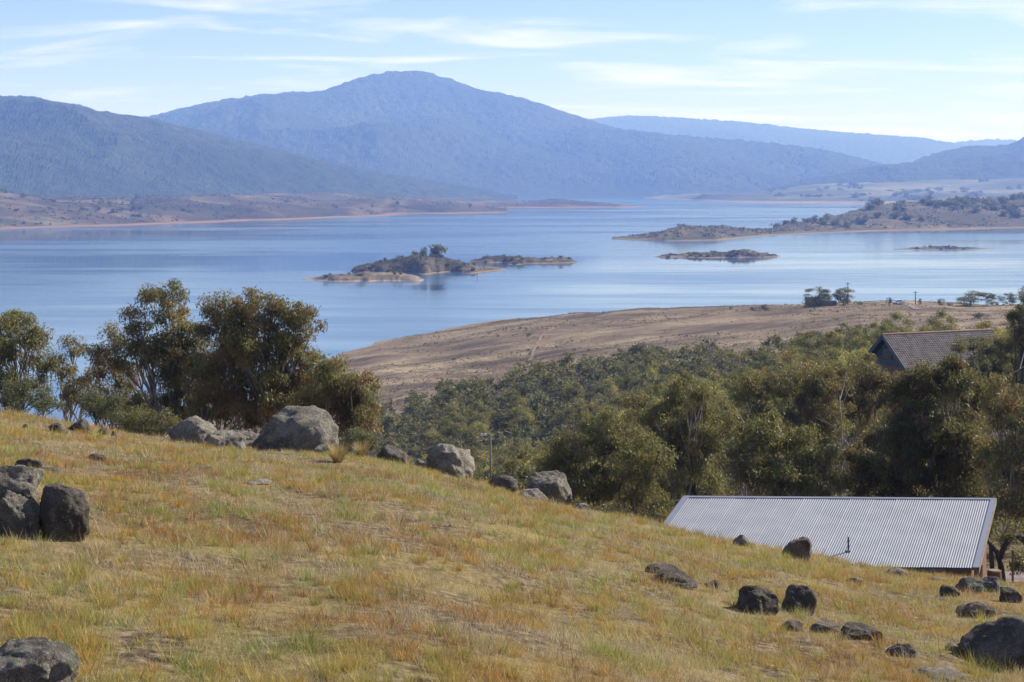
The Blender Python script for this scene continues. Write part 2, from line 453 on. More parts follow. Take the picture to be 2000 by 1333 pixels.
us = np.linspace(-0.85, 0.85, 341)
ds = np.concatenate([np.linspace(0.8, 12, 20)[:-1], np.geomspace(12, 62, 150)[:-1], np.geomspace(62, 940, 170)])
D, U = np.meshgrid(ds, us, indexing='ij')
X, Y = U * D, D
X = np.where(D < 12, U * 12, X)
_fp = [740, 800, 850, 950, 1050, 1150, 1250, 1350, 1450, 1560, 1650, 1700, 1900, 2100]
_fr = [870, 830, 808, 783, 762, 738, 716, 724, 734, 712, 694, 712, 720, 720]
FAR_LIM = (_fp, [hit(p, r, 200.0) or 300 for p, r in zip(_fp, _fr)])
_pp = CX + FPX * U
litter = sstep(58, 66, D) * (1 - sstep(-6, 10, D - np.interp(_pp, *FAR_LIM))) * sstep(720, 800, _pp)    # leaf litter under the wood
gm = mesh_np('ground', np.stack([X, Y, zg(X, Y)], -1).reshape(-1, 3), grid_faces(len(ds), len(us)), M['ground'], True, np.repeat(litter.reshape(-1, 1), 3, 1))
tag(link('ground', gm), kind='structure')

# the lake, out to the far hills
lk = mesh_np('lake', [[-18000, 60, 0], [18000, 60, 0], [18000, 18000, 0], [-18000, 18000, 0]], [[0, 1, 2, 3]], M['water'])
tag(link('lake', lk), kind='structure')
lb = mesh_np('lake_bed', [[-18000, 60, -16], [18000, 60, -16], [18000, 18000, -16], [-18000, 18000, -16]], [[0, 1, 2, 3]], M['headland'])
tag(link('lake_bed', lb), kind='structure')

def strip(name, pts, width, mat, lift=0.06):
    pts = np.array(pts, float); L = []
    t = np.linspace(0, len(pts) - 1, 40)
    px_ = np.interp(t, range(len(pts)), pts[:, 0]); d_ = np.interp(t, range(len(pts)), pts[:, 1])
    x = wx(px_, d_); P = np.stack([x, d_], -1)
    T = np.gradient(P, axis=0); T /= np.linalg.norm(T, axis=1, keepdims=True)
    N = np.stack([-T[:, 1], T[:, 0]], -1)
    wob = 1 + 0.25 * fbm(t * 0.7, t * 0, seed=41)
    V = []
    for k in (-1, -0.33, 0.33, 1):
        q = P + N * (width / 2 * k) * wob[:, None]
        V.append(np.stack([q[:, 0], q[:, 1], zg(q[:, 0], q[:, 1]) + lift], -1))
    V = np.stack(V, 1).reshape(-1, 3)
    return tag(link(name, mesh_np(name, V, grid_faces(40, 4), mat, True)), kind='structure')
strip('dirt_track', [(1030, 470), (1045, 520), (1062, 565), (1090, 600)], 0.8, M['track'], 0.12)
strip('dirt_track', [(1690, 585), (1740, 565), (1775, 545), (1790, 530)], 2.6, M['road'], 0.15)
strip('road', [(1935, 58.5), (1990, 60.5), (2100, 63), (2300, 66)], 3.6, M['road'], 0.12)

# ------------------------------------------------------------------ far land: shores, islands, mountains
def ridge_land(name, pts, front, back, mat, ncol=260, nrow=60, spur=0.0, spur_l=900.0, fuzz=0.0, seed=0, prof=1.3, tail=0.5, label=None, lumps=0.0, lump_l=120.0, end_drop=True):
    """land whose skyline passes through (column,row) points; front/back = (column,distance) lists of foot and crest"""
    pts = np.array(pts, float); fr = np.array(front, float); bk = np.array(back, float)
    px_ = np.linspace(pts[0, 0], pts[-1, 0], ncol)
    row = _smooth(np.interp(px_, pts[:, 0], pts[:, 1]), max(3, ncol // 65) if spur else 3)
    row[0], row[-1] = pts[0, 1], pts[-1, 1]
    df = np.interp(px_, fr[:, 0], fr[:, 1]); db = np.interp(px_, bk[:, 0], bk[:, 1])
    zt = CAMZ - (row - HY) / FPX * db
    ts = np.concatenate([np.linspace(-0.06, 1, nrow), np.linspace(1, 1 + tail, max(6, nrow // 5))[1:]])
    Tt, I = np.meshgrid(ts, np.arange(ncol), indexing='ij')
    Dd = df[I] + (db[I] - df[I]) * Tt
    Xx = (px_[I] - CX) / FPX * Dd
    f = np.where(Tt <= 0, Tt * 1.2, np.where(Tt <= 1, 1 - (1 - np.clip(Tt, 0, 1)) ** prof, 1 - 0.9 * ((Tt - 1) / tail) ** 1.3))
    Zz = np.where(Tt < 0, Tt * 60, zt[I] * f)
    amp = np.sin(np.clip(Tt, 0, 1) * math.pi) ** 0.8
    if spur:
        r = 1 - 2 * np.abs(fbm(Xx / spur_l, Dd / spur_l * 0.6, seed=seed, oct=4, gain=0.45))
        Zz = Zz + r * spur * amp * np.clip(zt[I] / (zt.max() + 1), 0.1, 1)
    lim = np.where(Tt < 0.985, CAMZ + ((zt[I] - CAMZ) / db[I]) * Dd - 0.004 * Dd * np.clip(1 - Tt, 0, 1), 1e9)
    Zz = np.where(Tt > 0, np.minimum(Zz, np.maximum(lim, 1.0)), Zz) if spur else Zz
    if lumps:
        Zz = Zz + fbm(Xx / lump_l, Dd / lump_l, seed=seed + 5, oct=4) * lumps * np.clip(Tt * 6, 0, 1)
    if fuzz:
        Zz = Zz + (0.35 * np.random.default_rng(seed).random(Zz.shape) + 0.5 + 0.5 * vnoise(Xx / 26, Dd / 34, seed=seed)) * fuzz * np.clip(Tt * 8, 0, 1)
    V = np.stack([Xx, Dd, Zz], -1).reshape(-1, 3)
    o = link(name, mesh_np(name, V, grid_faces(len(ts), ncol), mat, not fuzz))
    return tag(o, kind='structure')

ridge_land('far_shore', [(-500, 386), (-200, 380), (0, 379), (120, 382), (250, 384), (400, 386), (520, 390), (640, 396), (720, 397), (800, 401), (900, 404), (965, 411), (990, 415.5)],
           [(-500, 2050), (0, 2222), (250, 2431), (500, 2690), (720, 3040), (850, 3280), (990, 3440)],
           [(-500, 2700), (0, 2800), (500, 3200), (850, 3480), (990, 3470)], M['farshore'], 260, 50, lumps=12, lump_l=190, seed=11, prof=1.6, tail=1.6)
ridge_land('far_shore', [(380, 392), (520, 380), (650, 372), (760, 381), (900, 388), (1000, 392), (1040, 391), (1100, 391), (1170, 394), (1230, 400), (1262, 404.5)],
           [(380, 3300), (760, 3700), (900, 3900), (1000, 4020), (1130, 3990), (1262, 4170)],
           [(380, 3900), (760, 4300), (1000, 4350), (1100, 4280), (1262, 4220)], M['farshore'], 240, 40, lumps=8, lump_l=220, seed=12, prof=1.6, tail=1.2)
ridge_land('mountain', [(-700, 215), (-300, 196), (0, 193), (70, 198), (150, 211), (200, 226), (280, 234), (400, 262), (520, 292), (650, 322), (800, 350), (950, 376), (1010, 388)],
           [(-700, 3500), (0, 3700), (500, 4300), (800, 5000), (1010, 5900)], [(-700, 5600), (0, 5600), (600, 5900), (1010, 6200)],
           M['forest'], 520, 130, spur=95, spur_l=900, fuzz=11, seed=21, prof=1.35, tail=0.5)
ridge_land('mountain', [(-200, 262), (200, 252), (290, 234), (360, 215), (480, 195), (560, 186), (620, 187), (660, 172), (720, 150), (780, 142), (830, 144), (880, 158), (935, 182), (1000, 190), (1060, 210), (1130, 233), (1200, 254), (1300, 267), (1400, 275), (1500, 282), (1600, 295), (1700, 318), (1780, 338)],
           [(-200, 6600), (900, 6900), (1200, 7100), (1350, 6900), (1780, 7000)], [(-200, 9500), (1000, 9600), (1780, 9000)],
           M['forest'], 760, 150, spur=150, spur_l=1300, fuzz=16, seed=22, prof=1.25, tail=0.3)
ridge_land('mountain', [(1000, 262), (1100, 240), (1150, 235), (1230, 229), (1330, 233), (1430, 240), (1500, 246), (1600, 258), (1700, 265), (1800, 272), (1870, 284), (1930, 300), (2100, 330)],
           [(1000, 11500), (2100, 11500)], [(1000, 15000), (2100, 15000)], M['forest'], 420, 60, spur=60, spur_l=1800, fuzz=18, seed=23, prof=1.25, tail=0.2)
ridge_land('mountain', [(1750, 292), (1850, 282), (1900, 277), (1950, 275), (2000, 277), (2300, 262)],
           [(1750, 15800), (2300, 15800)], [(1750, 17200), (2300, 17200)], M['forest'], 160, 30, spur=40, spur_l=2500, fuzz=20, seed=24, tail=0.1)
ridge_land('mountain', [(1740, 338), (1800, 312), (1850, 298), (1900, 289), (1940, 290), (1975, 287), (2000, 272), (2100, 236), (2300, 200), (2700, 190)],
           [(1740, 7000), (2000, 6600), (2700, 6200)], [(1740, 9200), (2000, 8800), (2700, 8200)], M['forest'], 360, 80, spur=60, spur_l=900, fuzz=14, seed=25, prof=1.3, tail=0.3)
ridge_land('far_fields', [(1250, 384), (1320, 383), (1400, 378), (1500, 371), (1600, 362), (1700, 358), (1800, 357), (1900, 354), (2000, 347), (2300, 338), (2700, 330)],
           [(1250, 6400), (1320, 5900), (1450, 5150), (1650, 4760), (2700, 4600)], [(1250, 6500), (1320, 6250), (1500, 6300), (1800, 6600), (2700, 6800)],
           M['fields'], 420, 90, lumps=12, lump_l=330, seed=31, prof=0.8, tail=0.35)
ridge_land('foothills', [(1480, 378), (1560, 358), (1640, 343), (1720, 326), (1800, 319), (1860, 316), (1920, 310), (2000, 298), (2300, 275), (2700, 270)],
           [(1480, 6500), (2000, 6400), (2700, 6400)], [(1480, 6900), (1700, 7300), (2000, 7600), (2700, 7600)], M['forest'], 420, 80, spur=50, spur_l=600, fuzz=11, seed=26, prof=1.2, tail=0.3)
ridge_land('headland', [(1195, 467.5), (1230, 461), (1290, 455), (1330, 444), (1385, 439.5), (1430, 444), (1480, 449), (1530, 446), (1600, 432), (1660, 414), (1720, 402), (1800, 396), (1880, 393), (2000, 384), (2300, 370), (2700, 365)],
           [(1195, 1835), (1300, 1768), (1400, 1790), (1500, 1950), (1700, 2130), (2000, 2290), (2700, 2400)],
           [(1195, 1850), (1330, 1850), (1500, 2060), (1700, 2450), (2000, 2650), (2700, 2800)], M['headland'], 360, 60, lumps=3.2, lump_l=70, seed=32, prof=1.5, tail=0.9)

def island(pxa, pxb, prof, near, far, seed, mat='island'):
    """prof: (fraction,height m) skyline; near/far: foot distances"""
    n, m = 110, 36
    px_ = np.linspace(pxa, pxb, n); t = np.linspace(0, 1, n)
    pr = np.array(prof, float)
    h = np.interp(t, pr[:, 0], pr[:, 1])
    wid = np.sqrt(np.clip(1 - (2 * t - 1) ** 2, 0, 1)) * (0.75 + 0.25 * fbm(t * 5, t * 0, seed=seed))
    mid = (near + far) / 2 + (far - near) * 0.12 * fbm(t * 3, t * 0, seed=seed + 2)
    s = np.linspace(-1.25, 1.25, m)
    S, I = np.meshgrid(s, np.arange(n), indexing='ij')
    Dd = mid[I] + S * (far - near) / 2 * np.maximum(wid[I], 0.02)
    Xx = (px_[I] - CX) / FPX * Dd
    f = np.where(np.abs(S) < 1, (1 - np.clip(np.abs(S), 0, 1) ** 2.2), -(np.abs(S) - 1) * 6)
    Zz = np.where(f > 0, h[I] * f, f)
    Zz = Zz + fbm(Xx / 6, Dd / 6, seed=seed + 4, oct=4) * 0.38 * np.clip(h[I] / 2, 0.3, 1.3) * (f > -0.3)
    o = link('island', mesh_np('island', np.stack([Xx, Dd, Zz], -1).reshape(-1, 3), grid_faces(m, n), M[mat], True))
    return tag(o, kind='structure')
ISL = [(684, 990, [(0, 0), (.04, 3), (.15, 6), (.3, 8), (.42, 10.5), (.58, 9.5), (.7, 6.0), (.8, 3), (.92, 1.6), (1, 0)], 1140, 1240, 51),
       (590, 828, [(0, 0), (.1, .8), (.25, 3.0), (.4, 3.2), (.7, 3.6), (.9, 3.4), (.97, 1.6), (1, 0)], 1048, 1115, 52),
       (912, 1130, [(0, 0), (.15, 3), (.3, 4.6), (.5, 3.2), (.7, 2.4), (.86, 3.8), (1, 0)], 1290, 1345, 53),
       (990, 1022, [(0, 0), (.5, 1.0), (1, 0)], 1270, 1283, 56),
       (1278, 1524, [(0, 0), (.08, 1.5), (.3, 2.2), (.55, 3.0), (.72, 6.2), (.85, 2.8), (.95, 1.6), (1, 0)], 1375, 1440, 54),
       (1738, 1944, [(0, 0), (.25, 1.0), (.42, 2.2), (.6, 1.8), (1, 0)], 1540, 1590, 55)]
M['sandy'] = mat_farland('island_sand', (0.10, 0.078, 0.055), (0.19, 0.145, 0.098), (0.27, 0.21, 0.145), (0.30, 0.23, 0.16), 0.06, 0.7, (0.07, 0.065, 0.04), 0.58)
for a in ISL: island(*a, 'sandy' if a[0] == 590 else 'island')

# ------------------------------------------------------------------ plants
def clump_leaves(rng, C, R, n, L, W, droop, pal, flat=0.8, spread=0.25):
    """n diamond leaves in each clump; C (k,3), R (k,)"""
    k = len(C); N = k * n
    ci = np.repeat(np.arange(k), n)
    v = rng.normal(size=(N, 3)); v /= np.linalg.norm(v, axis=1, keepdims=True)
    r = rng.random(N) ** 0.45
    P = C[ci] + v * (R[ci] * r)[:, None] * np.array([1, 1, flat])
    dr = rng.normal(size=(N, 3)); dr[:, 2] -= droop; dr /= np.linalg.norm(dr, axis=1, keepdims=True)
    sd = np.cross(dr, rng.normal(size=(N, 3))); sd /= np.linalg.norm(sd, axis=1, keepdims=True) + 1e-9
    l = L * rng.uniform(0.6, 1.4, N)[:, None]; w = W * rng.uniform(0.7, 1.3, N)[:, None]
    V = np.stack([P, P + dr * l * 0.45 + sd * w / 2, P + dr * l, P + dr * l * 0.45 - sd * w / 2], 1).reshape(-1, 3)
    F = np.arange(N * 4).reshape(N, 4)
    pal = np.array(pal, float)
    pi = rng.integers(0, len(pal), k)
    cc = pal[pi] * rng.uniform(0.6, 1.4, (k, 1))
    lc = cc[ci] * (1 - spread) + pal[rng.integers(0, len(pal), N)] * spread
    lc = lc * rng.uniform(0.7, 1.3, (N, 1))
    return V, F, np.repeat(lc, 4, axis=0)
OLIVE = [(0.151, 0.157, 0.055), (0.189, 0.186, 0.064), (0.128, 0.135, 0.052), (0.239, 0.207, 0.073), (0.215, 0.163, 0.064)]
BROWN = [(0.202, 0.148, 0.063), (0.241, 0.161, 0.067), (0.164, 0.141, 0.061), (0.135, 0.128, 0.055), (0.261, 0.153, 0.063)]
REDDISH = [(0.166, 0.09, 0.047), (0.186, 0.108, 0.053), (0.11, 0.085, 0.042), (0.083, 0.081, 0.04)]
GREY = [(0.13, 0.146, 0.078), (0.109, 0.124, 0.067), (0.153, 0.16, 0.085)]
DEEP = [(0.101, 0.113, 0.043), (0.138, 0.138, 0.051), (0.121, 0.113, 0.045), (0.176, 0.161, 0.062)]

def gum_tree(name, label, group, px, d, lobes, pal, trunks, seed, pale=True, leaf=(0.17, 0.05), per=150, cl=0.55, dens=1.0, droop=1.3, cat='tree', back=0.8):
    """lobes: (column,row,width,height) of foliage masses at distance d; trunks: columns where stems leave the ground"""
    rng = np.random.default_rng(seed)
    bx, by = wx(px, d), d
    bz = zg1(bx, by)
    root = tag(empty(name, (bx, by, bz - 0.05)), label, cat, group)
    s = d / FPX
    C, R = [], []
    ends = []
    for (lx, ly, lw, lh) in lobes:
        c = np.array([(lx - CX) * s, d + rng.uniform(-0.25, 0.25) * lw * s, CAMZ - (ly - HY) * s])
        rx, rz = lw * s / 2, lh * s / 2; ry = max(rx * back, rz * 0.8)
        vol = 4.19 * rx * ry * rz
        k = max(6, int(dens * vol ** 0.80 * 5.4))
        v = rng.normal(size=(k, 3)); v /= np.linalg.norm(v, axis=1, keepdims=True)
        rr = rng.random(k) ** 0.42 * np.where(rng.random(k) < 0.16, 1.28, 1.0)
        q = c + v * rr[:, None] * np.array([rx, ry, rz]) * 0.88
        C.append(q); R.append(rng.uniform(0.5, 1.15, k) * cl * min(1.0, rz / 0.9 + 0.35))
        ends.append((c, q))
    C = np.concatenate(C); R = np.concatenate(R)
    low = zg(C[:, 0], C[:, 1]) + 0.25
    C[:, 2] = np.maximum(C[:, 2], low + R * 0.3)
    V, F, cc = clump_leaves(rng, C, R, per, leaf[0], leaf[1], droop, pal)
    o3 = np.array([bx, by, bz - 0.05])
    # stems and branches
    mb = MB()
    stems = [np.array([wx(t, d + rng.uniform(-.4, .4)), d, 0]) for t in trunks]
    for st in stems: st[2] = zg1(st[0], st[1]) - 0.25
    for (c, q) in ends:
        st = min(stems, key=lambda a: abs(a[0] - c[0]))
        hh = max(c[2] - st[2], 0.6)
        f0 = 0.10 + 0.10 * rng.random()
        fork = st + (c - st) * 0.35 + np.array([rng.normal() * 0.1 * hh, rng.normal() * 0.1 * hh, 0.08 * hh])
        r0 = 0.020 + 0.010 * hh
        tt = np.linspace(0, 1, 9)[:, None]
        main = (1 - tt) ** 2 * st + 2 * tt * (1 - tt) * fork + tt ** 2 * c
        main += (rng.normal(size=(9, 3)) * 0.035 * hh) * np.sin(tt * math.pi)
        mb.tube(main - o3, np.linspace(r0, r0 * 0.3, 9), 6)
        idx = rng.permutation(len(q))[:min(len(q), 16)]
        for k in idx:
            a = main[rng.integers(4, 9)]
            mid_ = (a + q[k]) / 2 + rng.normal(size=3) * 0.12 * np.linalg.norm(q[k] - a)
            tq = np.linspace(0, 1, 5)[:, None]
            br = (1 - tq) ** 2 * a + 2 * tq * (1 - tq) * mid_ + tq ** 2 * q[k]
            mb.tube(br - o3, np.linspace(r0 * 0.42, 0.012, 5), 4)
    mb.build('trunk', M['bark' if pale else 'bark_dark'], root, True)
    link('crown', mesh_np('crown', V - o3, F, M['leaf'], False, cc), root)
    return root

G1 = 'gum trees below the grassy crest'
gum_tree('gum_tree', 'tall open gum tree with bare forked limbs behind the pale angular boulder', None, 330, 79,
         [(318, 590, 110, 90), (268, 625, 75, 80), (355, 640, 90, 70), (300, 690, 130, 70), (245, 700, 80, 70), (350, 740, 150, 90), (290, 790, 110, 80), (340, 690, 120, 80), (370, 790, 130, 90), (310, 835, 130, 50), (400, 690, 90, 90), (260, 840, 90, 50)], BROWN + OLIVE, [330, 362], 101, per=160)
gum_tree('gum_tree', 'broad bronze gum tree rising behind the largest rounded boulder', None, 470, 77,
         [(520, 600, 120, 90), (440, 605, 110, 80), (585, 640, 95, 110), (400, 640, 60, 60), (500, 670, 170, 100), (590, 720, 110, 90), (430, 720, 150, 110), (520, 760, 180, 110), (430, 800, 150, 80), (540, 810, 160, 70), (470, 640, 120, 80), (600, 770, 110, 80), (460, 690, 130, 80), (560, 690, 120, 80), (400, 770, 100, 90)], BROWN + OLIVE[:3], [420, 455, 505], 102, per=165)
gum_tree('gum_tree', 'low bushy bronze gum tree between the largest boulder and the dry slope', None, 660, 72,
         [(650, 745, 130, 110), (705, 770, 90, 120), (620, 790, 110, 100), (690, 820, 110, 60), (655, 800, 130, 80), (720, 815, 60, 60)], BROWN + OLIVE[:2], [650, 690], 103, per=170)
gum_tree('gum_tree', 'slim gum tree with gaps in its crown beside the tall open gum tree', None, 215, 84,
         [(215, 665, 80, 50), (185, 690, 60, 50), (240, 735, 90, 70), (195, 760, 70, 60), (225, 790, 110, 60), (215, 710, 90, 60)], BROWN, [225, 190], 104, per=120)
gum_tree('gum_tree', 'dense olive gum tree above the orange grass bank and grey shrubs', None, 45, 80,
         [(20, 625, 100, 80), (60, 655, 90, 80), (0, 690, 120, 90), (75, 710, 90, 80), (30, 750, 130, 70), (-60, 640, 130, 120), (-80, 740, 150, 110)], OLIVE, [20, 70, -60], 105, per=140)
gum_tree('gum_tree', 'small thin gum tree in the gap next to the dense olive gum tree', None, 135, 88,
         [(140, 680, 70, 45), (115, 715, 70, 60), (155, 735, 60, 50), (130, 765, 90, 60), (175, 780, 70, 50)], OLIVE + BROWN, [140], 106, per=110)
for i, (px, d, lb_) in enumerate([(45, 64, 'grey-green wattle shrub behind the flat dark stones'), (205, 66, 'round grey-green shrub behind the cluster of small dark boulders'),
                                 (285, 64, 'dark green shrub touching the pale angular boulder'), (700, 60, 'blue-green shrub between the largest boulder and the small brown boulder')]):
    w = [150, 95, 120, 80][i]; yy = [775, 785, 822, 852][i]; h = [75, 85, 80, 45][i]
    gum_tree('shrub', lb_, None, px, d, [(px, yy, w, h), (px - w * .28, yy + 14, w * .6, h * .7), (px + w * .3, yy + 12, w * .6, h * .7)], GREY if i != 2 else DEEP + GREY, [px], 120 + i, False, (0.10, 0.035), 170, 0.38, 1.2, 0.1, 'shrub')

gum_tree('gum_tree', 'olive gum tree over the crest between the mossy boulder and steel roof', None, 1180, 80,
         [(1190, 850, 150, 110), (1110, 890, 120, 110), (1240, 900, 150, 130), (1150, 950, 150, 90), (1250, 975, 130, 70), (1075, 905, 70, 60)], OLIVE, [1170, 1230], 131, per=150)
gum_tree('gum_tree', 'tall olive gum tree with sunlit yellow-green top', None, 1330, 88,
         [(1345, 760, 110, 80), (1280, 795, 120, 90), (1380, 830, 130, 120), (1310, 870, 160, 110), (1340, 940, 170, 100)], OLIVE, [1330, 1365], 132, per=150)
gum_tree('gum_tree', 'olive gum tree close behind the steel roof, next to the red-topped dark gum', None, 1520, 74,
         [(1510, 850, 150, 90), (1580, 880, 120, 100), (1450, 895, 110, 100), (1520, 930, 180, 100), (1600, 950, 100, 70)], OLIVE, [1500, 1560], 133, per=160)
gum_tree('gum_tree', 'wide olive gum tree between the yellow-topped gum tree and the tiled roof', None, 1530, 100,
         [(1470, 760, 120, 70), (1550, 765, 140, 80), (1620, 750, 110, 70), (1500, 820, 160, 90), (1600, 820, 160, 100)], OLIVE + BROWN, [1500, 1590], 134, per=140)
gum_tree('gum_tree', 'russet gum tree in front of the tiled roof gable', None, 1680, 104,
         [(1640, 735, 90, 60), (1700, 738, 90, 70), (1660, 790, 150, 90), (1740, 760, 80, 70)], BROWN + REDDISH, [1680], 135, per=140)
gum_tree('gum_tree', 'big dark gum tree with red-brown top close behind the steel roof', None, 1800, 76,
         [(1840, 735, 150, 90), (1770, 765, 120, 100), (1900, 780, 90, 110), (1810, 830, 220, 130), (1740, 880, 160, 120), (1860, 900, 170, 140), (1760, 945, 170, 90), (1680, 920, 110, 110), (1880, 960, 120, 80)], REDDISH + DEEP, [1790, 1850, 1730], 136, per=160, dens=1.25)
gum_tree('gum_tree', 'green gum tree with pale bare twigs beside the steel roof end', None, 1965, 70,
         [(1965, 790, 110, 120), (1990, 870, 110, 120), (1950, 920, 90, 110), (2000, 960, 110, 110), (2060, 850, 130, 220), (1960, 1000, 60, 60)], OLIVE + BROWN, [1965, 2040], 137, per=150)
gum_tree('gum_tree', 'grey-green gum tree covering part of the tiled roof', None, 1920, 130,
         [(1900, 675, 80, 50), (1955, 680, 80, 60), (1930, 715, 120, 60), (2000, 690, 80, 100)], OLIVE + GREY, [1920, 1970], 138, per=130)
gum_tree('gum_tree', 'dark narrow tree poking up past the tiled roof ridge end', None, 2004, 120,
         [(2004, 585, 30, 55), (2000, 625, 55, 60), (2005, 670, 60, 80), (1985, 615, 35, 30)], DEEP, [2004], 139, False, per=150)

# woodland in the gully: prototypes, then individuals
def wood_proto(seed, pal, W=6.4, H=7.0, nc=22, per=95, low=0.42):
    rng = np.random.default_rng(seed)
    C, R = [], []
    for k in range(nc):
        a = rng.uniform(0, 6.28); r = math.sqrt(rng.random()) * W * 0.40
        zt_ = H * (0.98 - 0.42 * (r / (W * 0.5)) ** 2) - rng.random() ** 1.5 * H * low
        C.append((r * math.cos(a), r * math.sin(a), zt_ - 0.5)); R.append(rng.uniform(0.65, 1.15) * W * 0.145)
    C, R = np.array(C), np.array(R)
    V, F, cc = clump_leaves(rng, C, R, int(per * 1.9), 0.32, 0.105, 0.6, pal, 0.7)
    crown = mesh_np('crown', V, F, M['leaf_far'], False, cc)
    mb = MB()
    for k in range(3):
        top = C[rng.integers(0, nc)]
        t = np.linspace(0, 1, 6)[:, None]
        p = t * top + np.array([0.3 * k - 0.3, 0, -0.6]) * (1 - t) + rng.normal(size=(6, 3)) * 0.12
        mb.tube(p, np.linspace(0.17, 0.05, 6), 5)
    for k in range(8):
        a = np.array([0, 0, H * 0.45]); q = C[k]
        mb.tube([a, (a + q) / 2 + [0, 0, .2], q], [0.07, 0.05, 0.02], 4)
    return crown, mb.mesh('trunk', M['bark'], True)
def tone(p, f): return [tuple(c * f for c in q) for q in p]
def warm(p): return [(q[0] * 1.45, q[1] * 1.38, q[2] * 1.0) for q in p]
WOOD = [wood_proto(200 + i, warm([DEEP, OLIVE, OLIVE + GREY, tone(DEEP, .8), OLIVE + BROWN, tone(GREY + OLIVE, 1.25), tone(OLIVE, 1.3), DEEP + OLIVE, tone(OLIVE, .75), BROWN + OLIVE][i]),
                  H=[7, 6.4, 7.6, 7, 6.2, 7.4, 6.8, 7.8, 6.5, 7][i], nc=[22, 18, 24, 20, 20, 16, 22, 26, 18, 20][i], per=80) for i in range(10)]
NEAR_LIM = ([740, 900, 1000, 1100, 1300, 1500, 1700, 2100], [215, 190, 150, 120, 112, 115, 120, 130])
def wood_tree(x, y, sc, k, label, group, rz):
    crown, trunk = WOOD[k]
    r = tag(empty('woodland_tree', (x, y, zg1(x, y) - 0.1), rz), label, 'tree', group)
    r.scale = (sc, sc, sc * 1.0)
    link('trunk', trunk, r); link('crown', crown, r)
    return r
rng = np.random.default_rng(77)
spots = []
tries = 0
while tries < 14000 and len(spots) < 900:
    tries += 1
    px = rng.uniform(735, 2080); d = math.sqrt(rng.uniform(115 ** 2, 445 ** 2))
    if d > np.interp(px, *FAR_LIM) + rng.normal() * 6 or d < np.interp(px, *NEAR_LIM): continue
    x = wx(px, d)
    if 1690 < px < 1960 and 165 < d < 215: continue
    sc = rng.uniform(0.62, 1.15)
    if any((x - a) ** 2 + (d - b) ** 2 < (2.75 * (sc + c)) ** 2 for a, b, c in spots): continue
    spots.append((x, d, sc))
spots.sort(key=lambda s: -s[2] / s[1])
WL = [a + ' gum tree in the dense wood that fills the gully' for a in ('dark green domed', 'plain olive low', 'grey-olive', 'very dark', 'brown-flecked olive', 'pale grey-green tall', 'bright olive', 'dark olive full-crowned', 'dull olive thin', 'bronze-tinted')]  # adjectives follow each prototype's own leaf palette and shape
for x, y, sc in spots[:285]:
    kk = int(rng.integers(0, 10))
    wood_tree(x, y, sc, kk, WL[kk], 'woodland trees filling the gully', rng.uniform(0, 6.28))
rest = spots[285:]
def merged_wood(name, items, kind_leaf=(0.75, 0.30), nc=16, per=34, seed=5, pal=None, W=6.4, H=7.0):
    r_ = np.random.default_rng(seed); Vs, Fs, Cs, n = [], [], [], 0
    for x, y, z, sc in items:
        a = r_.uniform(0, 6.28, nc); rr = np.sqrt(r_.random(nc)) * W * 0.42
        C = np.stack([rr * np.cos(a), rr * np.sin(a), H * (0.92 - 0.40 * (rr / (W * .5)) ** 2) - r_.random(nc) ** 1.5 * H * 0.5], -1)
        V, F, c = clump_leaves(r_, C * sc + [x, y, z], np.full(nc, W * 0.15 * sc), per, kind_leaf[0] * sc, kind_leaf[1] * sc, 0.4, (pal or [DEEP, OLIVE, GREY + OLIVE][r_.integers(0, 3)]), 0.7)
        Vs.append(V); Fs.append(F + n); Cs.append(c); n += len(V)
    o = link(name, mesh_np(name, np.concatenate(Vs), np.concatenate(Fs), M['leaf_far'], False, np.concatenate(Cs)))
    return o
if rest:
    tag(merged_wood('woodland', [(x, y, zg1(x, y), s) for x, y, s in rest]), 'far edge of the dense olive wood in the gully', 'woodland', kind='stuff')

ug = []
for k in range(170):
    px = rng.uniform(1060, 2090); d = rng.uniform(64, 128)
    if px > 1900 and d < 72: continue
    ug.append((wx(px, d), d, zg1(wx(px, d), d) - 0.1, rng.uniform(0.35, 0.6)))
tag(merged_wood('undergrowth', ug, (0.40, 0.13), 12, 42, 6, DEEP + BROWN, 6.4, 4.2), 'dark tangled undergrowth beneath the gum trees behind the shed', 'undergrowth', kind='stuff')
def snag(px, d, h, label, seed):
    r_ = np.random.default_rng(seed); x = wx(px, d)
    root = tag(empty('dead_tree', (x, d, zg1(x, d) - 0.1)), label, 'dead tree', 'bare dead trees in the wood')
    mb = MB(); top = np.array([r_.normal() * .12 * h, r_.normal() * .1 * h, h])
    t = np.linspace(0, 1, 7)[:, None]; st = t * top + np.sin(t * 3) * r_.normal(size=3) * .05 * h
    mb.tube(st, np.linspace(.013 * h, .004 * h, 7), 6); mb.build('trunk', M['bark_pale'], root, True)
    for k in range(7):
        mb = MB(); a = st[2 + k % 5]; dv = r_.normal(size=3); dv[2] = abs(dv[2]) + .6; dv /= np.linalg.norm(dv); l = h * r_.uniform(.18, .4)
        m_ = a + dv * l * .5 + r_.normal(size=3) * .05 * l
        mb.tube(np.array([a, m_, a + dv * l + [0, 0, .12 * l]]), [.006 * h, .004 * h, .002 * h], 5)
        q2 = r_.normal(size=3); q2[2] = abs(q2[2]); mb.tube(np.array([m_, m_ + q2 * l * .15, m_ + q2 * l * .3]), [.004 * h, .003 * h, .0015 * h], 4)
        mb.build('branch', M['bark_pale'], root)
M['bark_pale'] = mat_bark('bleached_wood', (0.20, 0.17, 0.145), (0.38, 0.335, 0.29))
